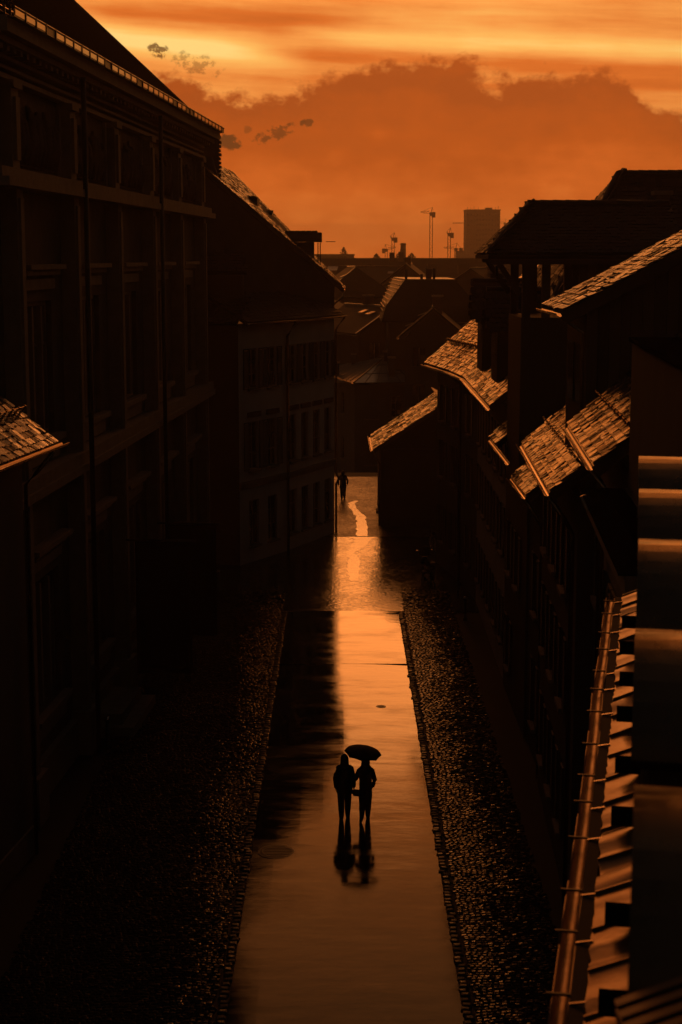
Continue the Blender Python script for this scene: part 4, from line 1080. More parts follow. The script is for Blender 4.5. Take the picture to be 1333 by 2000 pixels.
# ================================================================== houses at the end of the street
def seam_face(parent, host, a, b, c, d, n):
    a, b, c, d = (Vector(p) for p in (a, b, c, d)); up = Vector((0, 0, .03))
    for i in range(1, n): MB().obox(a.lerp(b, i / n) + up, d.lerp(c, i / n) + up, .04, .05).build('seam', 'lead_cap', host, world=True)
    for j in (1, 2): MB().obox(a.lerp(d, j / 3) + up, b.lerp(c, j / 3) + up, .03, .035).build('seam', 'lead_cap', host, world=True)
def end_house():
    t = thing('end_house', 'low house with hipped sheet roof closing the street', 'house', (4, 148, -5))
    A, B, C, D = (1.2, 144.0), (9.9, 145.5), (8.3, 162), (-2.2, 160)
    z = 3.55; inv = wm(t).inverted()
    for a, b in ((A, B), (D, A)):
        L = math.hypot(b[0] - a[0], b[1] - a[1]); m = Matrix.Translation((a[0], a[1], -5)) @ Matrix.Rotation(math.atan2(b[1] - a[1], b[0] - a[0]), 4, 'Z')
        op = [(L * f - .6, L * f + .6, zz, zz + 2.0) for f in ((.17, .42, .68, .9) if a == A else (.3, .7)) for zz in (1.2, 5.3)]
        wall(t, L, 0, z + 5, op, 'plaster', solid_back=4).matrix_basis = inv @ m
        for o in op: window(t, 0, 0, 1.2, 2.0).matrix_basis = inv @ m @ Matrix.Translation(((o[0] + o[1]) / 2, 0, o[2]))
    a, b, c, d = (1.1, 143.4, z), (10.4, 145.0, z), (8.8, 162.6, z), (-2.8, 160.5, z); r0, r1 = (4.0, 150.4, z + 1.8), (4.4, 155.4, z + 1.8)
    rf = MB(); rf.add([a, b, c, d, r0, r1], [(0, 1, 4), (1, 2, 5, 4), (2, 3, 5), (3, 0, 4, 5)]); rf.box(-1.6, 9.4, 146, 159, z - .2, z - .05)
    roof = rf.build('roof', 'wet_sheet', t, world=True)
    seam_face(t, roof, a, b, r0, r0, 9); seam_face(t, roof, d, a, r0, r1, 12)
    for p, q in ((a, r0), (b, r0), (r0, r1)): MB().tube([p, q], .08, 6).build('hip_cap', 'gutter_metal', roof, world=True)
    gutter(t, (a[0], a[1] - .1, z - .02), (b[0], b[1] - .1, z - .02), .1); gutter(t, (d[0] - .1, d[1], z - .02), (a[0] - .1, a[1], z - .02), .1)
    chimney(t, 4.5, 145.6, z + .2, z + 2.0, .55, .55, m='plaster_dark')
    chimney(t, -0.3, 151, z + .1, z + 1.2, .26, .26, m='dark_metal')
    chimney(t, 1.2, 154, z + .6, z + 1.8, .4, .6, m='plaster_dark')
    chimney(t, 4.2, 149.4, z + 1.5, z + 2.3, .6, .5, m='plaster_dark')
end_house()
def second_end_house():
    t = thing('sheet_roof_house', 'grey sheet hip roof just behind the end house', 'house', (7.4, 168, -5))
    z = 3.5; MB().box(3.5, 12.8, 165, 178, -5, z - .02).build('wall', 'plaster_dark', t, world=True)
    a, b, c, d = (2.7, 164.4, z), (13.4, 164.4, z), (13.4, 179, z), (2.7, 179, z); r0, r1 = (4.8, 171, 5.95), (9.6, 171, 5.95)
    rf = MB(); rf.add([a, b, c, d, r0, r1], [(0, 1, 5, 4), (1, 2, 5), (2, 3, 4, 5), (3, 0, 4)]); roof = rf.build('roof', 'wet_sheet', t, world=True)
    seam_face(t, roof, a, b, r1, r0, 10)
    for p, q in ((a, r0), (r0, r1), (b, r1)): MB().tube([p, q], .1, 6).build('hip_cap', 'gutter_metal', roof, world=True)
    chimney(t, 7.9, 166.5, z + .5, z + 2.8, .4, .4, m='dark_metal')
second_end_house()

# ================================================================== roofs of the town beyond
def town_house(label, cx, cy, w, d, ze, zr, rot=0.0, hip=0.0, chims=(), wins=2, wall_m='far_wall', roof_m='far_roof', cat='house'):
    t = thing('town_house', label, cat, (cx, cy, -5), R(rot), 'roofs of the town'); ze += 5; zr += 5; chims = [(a, b, c + 5) for a, b, c in chims]
    op = []
    if wins:
        for i in range(wins):
            x = -w / 2 + w * (i + .5) / wins
            for z in (ze - 2.3, ze - 5.3):
                if z > .5: op.append((x - .55, x + .55, z, z + 1.5))
    wa = wall(t, w, 0, ze, [(a + w / 2, b + w / 2, c, e) for a, b, c, e in op], wall_m, solid_back=d); wa.location = (-w / 2, -d / 2, 0)
    pm = MB().box(-.5, .5, .12, .16, 0, 1.5).mesh('window', 'glass'); fm = MB().box(-.035, .035, .06, .118, 0, 1.5).mesh('frame', 'frame_paint')
    for a, b, c, e in op: o = put('window', pm, t, ((a + b) / 2, -d / 2, c)); put('frame', fm, o)
    ov = .5; x0, x1, y0, y1 = -w / 2 - ov, w / 2 + ov, -d / 2 - ov, d / 2 + ov
    # ridge along local y
    rf = MB(); h0 = hip
    R0, R1 = (0, y0 + h0, zr), (0, y1 - h0, zr)
    sl = [[(x0, y1, ze), (x0, y0, ze), R0, R1], [(x1, y0, ze), (x1, y1, ze), R1, R0]]
    ends = [[(x0, y0, ze), (x1, y0, ze), R0], [(x1, y1, ze), (x0, y1, ze), R1]]
    for q in sl: MB().slab(q, (0, 0, .14)).build('roof', roof_m, t)
    for q in ends:
        if hip: MB().slab(q, (0, 0, .14)).build('roof', roof_m, t)
        else:
            yy = -d / 2 if q[0][1] < 0 else d / 2 - .2
            MB().slab([(-w / 2, yy, ze), (w / 2, yy, ze), (0, yy, zr - .1)], (0, .2, 0)).build('gable', wall_m, t)
    MB().tube([(0, y0 + h0, zr + .12), (0, y1 - h0, zr + .12)], .12, 6).build('ridge_cap', 'gutter_metal', t)
    MB().gutter((x0 - .08, y1, ze), (x0 - .08, y0, ze), .1).build('gutter', 'gutter_metal', t)
    sn = Vector((ze - zr, 0, w / 2 + ov)).normalized()
    if not hip: MB().obox(Vector((x0, y0 + .12, ze + .17)), Vector((0, y0 + .12, zr + .17)), .28, .03, up=sn).build('verge_glint', 'wet_sheet', t)  # added shiny strip on the verge, there only to catch a sky glint
    else: MB().obox(Vector((x0, y0, ze + .17)), Vector((0, y0 + h0, zr + .17)), .26, .05, up=sn).build('hip_cap', 'wet_sheet', t)  # same kind of added glint strip, laid along the hip
    MB().obox((0, y0 + h0, zr + .26), (0, y1 - h0, zr + .26), .3, .03).build('ridge_glint', 'wet_sheet', t)  # flat shiny strip added so the ridge shows a bright line
    rq = random.Random(int(cx * 31 + cy))
    for i in range(2):
        f, yy = rq.uniform(.25, .75), rq.uniform(y0 + 1.5, y1 - 2)
        px_, pz_ = x0 * (1 - f), ze + (zr - ze) * f + .2
        MB().slab([(px_ - .35, yy, pz_ - .05), (px_ - .35, yy + .9, pz_ - .05), (px_ + .35, yy + .9, pz_ + .2), (px_ + .35, yy, pz_ + .2)], (0, 0, .08)).build('glint_plate', 'wet_sheet', t)  # shiny plates added at random spots for highlights on the slope
    for (x, y, zt) in chims:
        zz = ze + (zr - ze) * (1 - abs(x) / (w / 2 + ov)) - .3
        c = MB().box(x - .4, x + .4, y - .4, y + .4, zz, zt).build('chimney', 'brick_wall', t); MB().box(x - .48, x + .48, y - .48, y + .48, zt + .002, zt + .15).build('cap', 'stone_trim', c)
    return t
# mansard house with lit flank
def mansard():
    t = thing('mansard_house', 'steep mansard roof with lit left flank in the middle distance', 'house', (8, 152, -5), 0, 'roofs of the town')
    MB().box(4.2, 12.0, 147, 162, -5, 8.6).build('wall', 'far_wall', t, world=True)
    zl, zm, zt = 8.7, 10.0, 12.25
    lo = [(3.6, 146.4), (12.6, 146.4), (12.6, 162.6), (3.6, 162.6)]; mi = [(4.0, 147.0), (12.2, 147.0), (12.2, 162), (4.0, 162)]; tp = [(5.7, 148.6), (10.3, 148.6), (10.3, 160.5), (5.1, 163)]
    for (A_, za), (B_, zb), nm in (((lo, zl), (mi, zm), 'lower_roof'), ((mi, zm + .003), (tp, zt), 'upper_roof')):
        for i in range(4):
            j = (i + 1) % 4; q = [(*A_[i], za), (*A_[j], za), (*B_[j], zb), (*B_[i], zb)]
            f = MB(); f.slab(q, (0, 0, .1)); f = f.build(nm, 'tile_old' if i == 3 else 'far_roof', t, world=True)
            if i == 3:
                a, b, c, d = (Vector(p) for p in q); n = 7 if nm == 'upper_roof' else 4
                for k in range(n): MB().obox(a.lerp(d, (k + .5) / n) + Vector((-.05, 0, .1)), b.lerp(c, (k + .5) / n) + Vector((-.05, 0, .1)), .04, .24, up=(-.7, 0, 1)).build('tile_course', 'tile', f, world=True)
    MB().slab([(*tp[0], zt + .1), (*tp[1], zt + .1), (*tp[2], zt + .1), (*tp[3], zt + .1)], (0, 0, .1)).build('roof_cap', 'lead_cap', t, world=True)
    MB().gutter((3.95, 162, zm + .06), (3.95, 147, zm + .06), .1).build('gutter', 'gutter_metal', t, world=True)
    for x, y, h in ((5.9, 150, 13.3), (7.3, 150, 12.9), (8.4, 149.5, 13.4)): MB().box(x - .12, x + .12, y - .12, y + .12, zt, h).build('vent_pipe', 'dark_metal', t, world=True)
    chimney(t, 8.0, 151, zt, 13.3, .5, .5)
mansard()
town_house('small dark gable with one lit roof edge in front of the mansard house', 7.8, 138, 4.6, 8, 7.9, 10.2, rot=-4, chims=((.3, -3, 11.2),))
town_house('low roof tucked behind the corner house eave', 0.9, 190, 6.5, 10, 4.4, 7.0, rot=20)
town_house('low house left of the mansard roof with red lit eave', 2.6, 160, 6.5, 10, 7.2, 9.6, rot=24, chims=((1, 2, 10.6),))
town_house('hazy pointed gable left of the mansard ridge', 1.4, 212, 9, 12, 9.3, 13.0, rot=8, hip=3)
town_house('hazy steep roof with a spike above the mansard house', 9.5, 232, 7, 12, 10.2, 13.3, rot=-6, chims=((0, -2, 14.2),))
town_house('hazy gabled roof with pale verge right of the mansard house', 18.2, 205, 7.5, 12, 10.2, 12.9, rot=-24, chims=((1.5, -3, 13.2),))
town_house('dim roof below the tower with tall chimney', 21.5, 180, 7, 10, 9.0, 11.7, rot=10, chims=((-1.5, -2, 13.0), (1.8, 1, 12.6)))
town_house('dark house behind the bent roof with broad chimney', 14.6, 140, 7, 10, 8.6, 11.6, rot=-8, hip=2, chims=((-1.5, -3, 12.6),))
town_house('dim hipped roof at the far left beyond the dormer', -3.2, 182, 9, 12, 7.6, 10.4, rot=-12, hip=3)
town_house('pale sloping roof beside the hoist dormer tip', 28.0, 262, 9, 14, 10.4, 13.9, rot=-34, chims=((0, 3, 15.2),))
town_house('low hazy roof between the mansard and the long ridge', 5.0, 262, 12, 10, 10.0, 12.7, rot=80)
# long ridge along the skyline
def long_hall():
    t = thing('long_hall', 'very long dark roof whose ridge runs level under the horizon', 'building', (16, 330, -5))
    MB().box(-9, 42, 324, 340, -5, 9.0).build('wall', 'far_wall', t, world=True)
    MB().slab([(-9.6, 323.4, 8.9), (42.6, 323.4, 8.9), (42.6, 332, 13.75), (-9.6, 332, 13.75)], (0, 0, .2)).build('roof', 'far_roof', t, world=True)
    MB().slab([(42.6, 340.6, 8.9), (-9.6, 340.6, 8.9), (-9.6, 332, 13.75), (42.6, 332, 13.75)], (0, 0, .2)).build('roof', 'far_roof', t, world=True)
    MB().tube([(-9.6, 332, 13.95), (42.6, 332, 13.95)], .18, 6).build('ridge_cap', 'lead_cap', t, world=True)
    MB().slab([(-2.6, 326.6, 11.6), (1.7, 326.6, 11.6), (1.7, 329.4, 12.35), (-2.6, 329.4, 12.35)], (0, 0, .15)).build('glint_plate', 'wet_sheet', t, world=True)  # shiny plate added in place of the glowing stretch of gutter
    for x in (10.2, 12.0, 27.5): MB().box(x - .5, x + .5, 331, 332.6, 13, 15.2 - (x > 12) * .7).build('chimney', 'brick_wall', t, world=True)
    for x in (5, 18, 24, 33): MB().box(x - .9, x + .9, 326, 330, 11, 13.0).build('dormer', 'far_wall', t, world=True)
long_hall()
def flat_block():
    t = thing('flat_block', 'low flat hazy block on the horizon behind the dormer', 'building', (-3, 610, -5))
    MB().box(-14, 4.8, 605, 625, -5, 14.6).build('wall', 'far_wall', t, world=True); MB().box(-14.3, 5.0, 604.6, 625.4, 14.602, 15.2).build('parapet', 'far_wall', t, world=True)
    for i in range(8): MB().box(-13 + i * 2.2, -11.4 + i * 2.2, 604.9, 604.995, 11.5, 13.6).build('window', 'glass', t, world=True)
flat_block()
def far_tree(x, y, h, w, label, seed):
    h += 5; t = thing('tree', label, 'tree', (x, y, -5), 0, 'trees on the horizon'); rd = random.Random(seed)
    tr = MB().tube([(0, 0, 0), (.2, 0, h * .4), (0, .1, h * .8)], [.45, .3, .08], 7)
    for k in range(6): a = rd.uniform(0, 6.28); z = h * rd.uniform(.35, .65); tr.tube([(0, 0, z), (math.cos(a) * w * .3, math.sin(a) * w * .3, z + h * .18)], [.14, .04], 5)
    tr.build('trunk', 'bark', t)
    c = MB()
    for k in range(1500):
        a = rd.uniform(0, 6.28); zz = rd.random(); rr = w / 2 * math.sin(math.pi * min(1, (zz * .92 + .08))) ** .6 * rd.random() ** .4 * (1 + .25 * math.sin(a * 3 + zz * 7))
        p = Vector((rr * math.cos(a), rr * math.sin(a), h * (.28 + .72 * zz))); s = rd.uniform(.18, .42)
        d1 = Vector((rd.gauss(0, 1), rd.gauss(0, 1), rd.gauss(0, 1))).normalized() * s; d2 = d1.cross(Vector((rd.gauss(0, 1), rd.gauss(0, 1), rd.gauss(0, 1)))).normalized() * s
        c.add([p - d1, p + d2, p + d1], [(0, 1, 2)])
    c.build('crown', 'foliage', t, kind='stuff')
far_tree(0.9, 560, 17.3, 4.4, 'narrow upright tree standing on the skyline above the flat block', 1)
far_tree(18.5, 520, 15.8, 6.5, 'round bushy tree at the foot of the brick smokestack', 2)
far_tree(23.0, 540, 15.3, 6.0, 'low wide tree just right of the smokestack', 3)
far_tree(9.0, 420, 14.9, 5.5, 'small dark tree on the skyline left of the cranes', 4)
t = thing('smokestack', 'short brick smokestack between the cranes on the skyline', 'smokestack', (20.4, 545, -5))
MB().lathe([(1.2, 0), (1.1, 5), (.95, 21), (.85, 23.0), (.98, 23.1), (.98, 23.5)], 12).build('shaft', 'brick_wall', t); MB().lathe([(.9, 23.502), (.7, 23.7)], 12).build('cap', 'stone_trim', t)

# tower block
def tower():
    t = thing('tower_block', 'tall square tower block rising on the horizon', 'building', (94.0, 1100, 0))
    w = 22.4; MB().box(-w / 2, w / 2, 0, 22, -5, 44.2).build('wall', 'tower_wall', t)
    wm_ = MB().box(-.55, .55, -.14, -.02, 0, 1.5).mesh('window', 'glass')
    for i in range(11):
        for j in range(9): put('window', wm_, t, (-w / 2 + 1.25 + i * 1.99, 0, 14.6 + j * 3.25))
    for i in range(12): MB().box(-w / 2 + .25 + i * 1.99 - .12, -w / 2 + .25 + i * 1.99 + .12, -.3, -.01, 0, 44).build('fin', 'tower_wall', t)
    MB().box(-w / 2 - .3, w / 2 + .3, -.35, 22.3, 44.202, 44.9).build('parapet', 'tower_wall', t)
    MB().box(2.0, 6.2, 3, 12, 44.9, 46.1).build('plant_room', 'tower_wall', t)
    for x, h in ((-10.2, 46.5), (-8, 46.2), (-5.8, 46.9), (-3, 46.5), (8.4, 46.4), (10.2, 47.2)): MB().tube([(x, 4, 44.9), (x, 4, h)], .14, 5).build('antenna', 'dark_metal', t)
    MB().box(-w / 2 - 6, -w / 2 - .02, 2, 14, 0, 18).build('side_block', 'tower_wall', t)
tower()

# cranes
def crane(u, yd, ztop, label, jib, back, luff=0.0, cab=True):
    x = (u - 666.5) / FPX * yd
    t = thing('tower_crane', label, 'crane', (x, yd, 0), 0, 'cranes on the skyline')
    s = .75; m = MB()
    for a in (-s, s):
        for b in (-s, s): m.obox((a, b, -5), (a, b, ztop), .26, .26)
    z = 0; k = 1
    while z < ztop - 1.5: m.obox((-s * k, -s, z), (s * k, -s, z + 1.5), .12, .12); m.obox((-s, -s * k, z), (-s, s * k, z + 1.5), .12, .12); m.obox((s, s * k, z), (s, -s * k, z + 1.5), .12, .12); z += 1.5; k = -k
    m.build('mast', 'crane_paint', t)
    c = MB(); c.box(-.9, .9, -1.1, 1.1, ztop, ztop + 1.8); c.build('cab', 'crane_paint', t)
    j = MB(); sg = 1 if jib > 0 else -1; L = abs(jib); dz = math.sin(luff) * L; n = max(3, int(L / 2.2))
    p = lambda f, o, y=0: (sg * (.9 + (L * math.cos(luff)) * f), y, ztop + 1.2 + dz * f + o)
    for y in (-.5, .5): j.obox(p(0, 0, y), p(1, 0, y), .18, .18)
    j.obox(p(0, 1.3), p(1, .5), .18, .18)
    for i in range(n):
        j.obox(p(i / n, 0, -.5), p((i + .5) / n, 1.3 - .8 * (i + .5) / n), .1, .1); j.obox(p((i + .5) / n, 1.3 - .8 * (i + .5) / n), p((i + 1) / n, 0, -.5), .1, .1)
    j.build('jib', 'crane_paint', t)
    b = MB(); b.box(min(0, -sg * back), max(0, -sg * back), -.5, .5, ztop + 1.0, ztop + 1.5); b.build('counter_jib', 'crane_paint', t)
    bx = -sg * back; MB().box(bx - 1.0, bx + 1.0, -.8, .8, ztop - .9, ztop + 1.9).build('counterweight', 'crane_paint', t)
    top = MB(); top.tube([(0, 0, ztop + 1.8), (-sg * .6, 0, ztop + 4.6)], .16, 6); top.tube([(-sg * .6, 0, ztop + 4.6), p(.75, .8)], .07, 5); top.tube([(-sg * .6, 0, ztop + 4.6), (bx, 0, ztop + 1.6)], .07, 5); top.build('tie_frame', 'crane_paint', t)
crane(840, 900, 36.0, 'tallest crane with a raised jib standing alone on the skyline', -4.8, 1.2, .12)
crane(767, 900, 22.5, 'crane left of the smokestack with jib seen end on', -1.2, 1.3, 1.0)
crane(754, 1000, 17.0, 'low crane with a drooping jib at the left of the group', 5.0, 1.6, .25)
crane(875, 900, 25.0, 'slim crane just left of the tower block', -1.0, 1.4, 1.1)
crane(888, 950, 17.2, 'short crane with level jib at the foot of the tower block', -6.0, 3.0, .1)
crane(982, 1300, 38.5, 'crane behind the tower with long level jib passing behind it', -40.0, 5.0, 0.0)

# ================================================================== street things
def manhole(x, y, r, z, label):
    t = thing('manhole_cover', label, 'manhole', (x, y, z - .006), 0, 'manhole covers in the road')
    MB().lathe([(r + .07, 0), (r + .07, .012), (r + .01, .014), (r + .01, 0)], 28).build('frame', 'iron_cover', t)
    c = MB().lathe([(r, -.002), (r, .012), (r * .96, .016), (0.01, .017)], 28).build('cover', 'iron_cover', t)
    for i in range(-3, 4):
        w = math.sqrt(max(0, (r * .85) ** 2 - (i * r / 4) ** 2)); MB().box(-w, w, i * r / 4 - .015, i * r / 4 + .015, .017, .024).build('rib', 'iron_cover', c)
manhole(-1.55, 38.5, .42, .036, 'round iron manhole cover near the left edge of the road')
manhole(1.3, 51.6, .09, .046, 'small dark manhole cover in the lit road beyond the couple')
def bollard(x, y, label, h=.95):
    t = thing('bollard', label, 'bollard', (x, y, .0), 0, 'bollards with bright caps')
    MB().lathe([(.11, 0), (.11, .08), (.07, .1), (.06, h - .12)], 12).build('post', 'dark_metal', t, smooth=True)
    MB().lathe([(.06, h - .118), (.085, h - .1), (.085, h - .05), (.06, h), (.01, h + .015)], 12).build('cap', 'chrome', t, smooth=True)
bollard(-5.35, 70.3, 'slim bollard with bright cap at the far corner of the museum')
bollard(-5.75, 63.8, 'slim bollard with bright cap in front of the museum, middle of three')
bollard(-6.95, 47.2, 'slim bollard with bright cap in front of the museum, nearest of three')
bollard(5.0, 64.6, 'slim bollard with bright cap on the right below the bent roof')

def wheel_mesh(r, tr, name_m='rubber'):
    mb = MB(); n, m = 24, 6
    for i in range(n):
        a = 2 * math.pi * i / n
        for j in range(m): b = 2 * math.pi * j / m; q = r + tr * math.cos(b); mb.v.append((q * math.cos(a), tr * math.sin(b), q * math.sin(a)))
    for i in range(n):
        for j in range(m): mb.f.append((i * m + j, i * m + (j + 1) % m, ((i + 1) % n) * m + (j + 1) % m, ((i + 1) % n) * m + j))
    return mb.mesh('wheel', name_m, True)
def scooter():
    t = thing('motor_scooter', 'dark motor scooter with windscreen parked by the right wall', 'scooter', (3.95, 73.2, .01), R(105))
    w = wheel_mesh(.17, .055)
    hub = MB().lathe([(.12, -.03), (.12, .03), (.04, .05)], 12).mesh('hub', 'chrome')
    for x in (-.62, .62):
        o = put('wheel', w, t, (x, 0, .225)); h = put('hub', hub, o, m=Matrix.Rotation(R(90), 4, 'X'))
    b = MB(); b.tube([(-.85, 0, .62), (-.55, 0, .62), (-.2, 0, .5), (-.12, 0, .3)], [.10, .17, .16, .10], 10); b.box(-.18, .38, -.15, .15, .25, .31)
    b.tube([(.36, 0, .28), (.48, 0, .6), (.5, 0, .92)], [.13, .19, .13], 10); b.tube([(.62, 0, .42), (.5, 0, .5)], [.06, .08], 8); b.build('body', 'scooter_paint', t, smooth=True)
    MB().box(-.75, -.12, -.13, .13, .76, .85).build('seat', 'leather', t)
    MB().tube([(.44, -.33, 1.05), (.5, 0, 1.0), (.44, .33, 1.05)], .02, 6).build('handlebar', 'dark_metal', t)
    MB().tube([(.62, 0, .23), (.52, 0, .7)], .03, 6).build('fork', 'chrome', t)
    ws = MB()
    for i in range(7):
        for j in range(4): ws.v.append((.56 - .16 * j / 3 - .05 * abs(i - 3) / 3, -.25 + .5 * i / 6 * (1), .95 + .5 * j / 3 - .06 * abs(i - 3) / 3 * (j / 3)))
    for i in range(6):
        for j in range(3): k = i * 4 + j; ws.f.append((k, k + 4, k + 5, k + 1))
    ws = ws.build('windscreen', 'clear_plastic', t, smooth=True); ws.modifiers.new('thickness', 'SOLIDIFY').thickness = .006
    MB().lathe([(.01, 0), (.07, .02), (.075, .05)], 10, (.6, 0, .82)).build('headlight', 'chrome', t)
    for s in (-1, 1): MB().tube([(.46, s * .28, 1.05), (.48, s * .36, 1.22)], .01, 5).build('mirror_arm', 'dark_metal', t); MB().lathe([(.01, 0), (.06, .01), (.01, .02)], 10, (.48, s * .36, 1.22)).build('mirror', 'chrome', t)
    MB().tube([(-.05, .12, .26), (-.15, .28, .0)], .014, 5).build('stand', 'chrome', t)
scooter()
def bicycle(loc, rz, label, lean):
    t = thing('bicycle', label, 'bicycle', loc, rz, 'bicycles by the right wall')
    t.rotation_euler = (lean, 0, rz)
    w = wheel_mesh(.33, .018); rim = wheel_mesh(.305, .01, 'chrome')
    sp = MB()
    for i in range(14): a = 2 * math.pi * i / 14; sp.obox((0, 0, 0), (.3 * math.cos(a), 0, .3 * math.sin(a)), .004, .004)
    sp = sp.mesh('spokes', 'chrome')
    for x in (-.52, .52): o = put('wheel', w, t, (x, 0, .35)); put('rim', rim, o); put('spokes', sp, o, kind='stuff')
    f = MB()
    for a, b in (((-.52, .35), (-.1, .3)), ((-.1, .3), (-.22, .8)), ((-.22, .8), (-.52, .35)), ((-.1, .3), (.36, .75)), ((-.2, .74), (.34, .82))): f.tube([(a[0], 0, a[1]), (b[0], 0, b[1])], .016, 6)
    f.build('frame', 'scooter_paint', t)
    MB().tube([(.52, 0, .35), (.36, 0, .78), (.33, 0, .98)], .014, 6).build('fork', 'chrome', t)
    MB().tube([(.2, -.28, 1.02), (.36, -.2, 1.02), (.36, .2, 1.02), (.2, .28, 1.02)], .013, 6).build('handlebar', 'chrome', t)
    MB().tube([(-.38, 0, .9), (-.22, 0, .92), (-.05, 0, .9)], [.09, .07, .025], 8).build('saddle', 'leather', t)
    MB().lathe([(.09, -.01), (.09, .01)], 14, (-.1, 0, .3)).build('chainring', 'dark_metal', t)
bicycle((4.62, 80.5, 0), R(100), 'bicycle leaning by the wall in the dark beyond the scooter', R(-6))

# ================================================================== people
def skin_body(name, parent, J, edges, root, m):
    me = bpy.data.meshes.new(name); names = list(J); idx = {n: i for i, n in enumerate(names)}
    me.from_pydata([J[n][0] for n in names], [(idx[a], idx[b]) for a, b in edges], [])
    o = put(name, me, parent)
    o.modifiers.new('skin', 'SKIN')
    for i, n in enumerate(names):
        r = J[n][1]; sv = me.skin_vertices[0].data[i]; sv.radius = r if isinstance(r, tuple) else (r, r); sv.use_root = (n == root)
    sb = o.modifiers.new('smooth', 'SUBSURF'); sb.levels = sb.render_levels = 2
    me.materials.append(M[m])
    dg = bpy.context.evaluated_depsgraph_get(); ev = o.evaluated_get(dg)
    nm = bpy.data.meshes.new_from_object(ev); o.modifiers.clear(); o.data = nm; nm.name = name
    nm.polygons.foreach_set('use_smooth', [True] * len(nm.polygons))
    if not nm.materials: nm.materials.append(M[m])
    return o
def loft(rings, n=18, cap=False):                        # rings: (cx, cy, z, rx, ry)
    mb = MB()
    for cx, cy, z, rx, ry in rings:
        for k in range(n):
            a = 2 * math.pi * k / n; wv = 1 + .03 * math.sin(5 * a + z * 9)
            mb.v.append((cx + rx * wv * math.cos(a), cy + ry * wv * math.sin(a), z))
    for i in range(len(rings) - 1):
        for k in range(n): mb.f.append((i * n + k, i * n + (k + 1) % n, (i + 1) * n + (k + 1) % n, (i + 1) * n + k))
    if cap: mb.f += [tuple(range(n - 1, -1, -1)), tuple(range(len(mb.v) - n, len(mb.v)))]
    return mb
def hand(J, E, wrist, p, d, side, curl=.5):
    """palm and five fingers hanging from the wrist along d"""
    p, d = Vector(p), Vector(d).normalized(); sx = Vector(side)
    k = wrist
    J[k + 'palm'] = (tuple(p + d * .06), (.034, .018)); E.append((wrist, k + 'palm'))
    fwd = Vector((0, 1, 0))
    for i, (off, ln) in enumerate(((-.026, .062), (-.009, .078), (.009, .084), (.026, .074))):
        a = p + d * .085 + fwd * off; b = a + d * ln * .55 - sx * ln * .15 * curl; c = b + d * ln * .35 - sx * ln * .6 * curl
        J[f'{k}f{i}a'] = (tuple(a), .0095); J[f'{k}f{i}b'] = (tuple(b), .0085); J[f'{k}f{i}c'] = (tuple(c), .007)
        E += [(k + 'palm', f'{k}f{i}a'), (f'{k}f{i}a', f'{k}f{i}b'), (f'{k}f{i}b', f'{k}f{i}c')]
    a = p + d * .03 + fwd * .035; b = a + d * .035 + fwd * .022; J[k + 'ta'] = (tuple(a), .011); J[k + 'tb'] = (tuple(b), .009); E += [(k + 'palm', k + 'ta'), (k + 'ta', k + 'tb')]
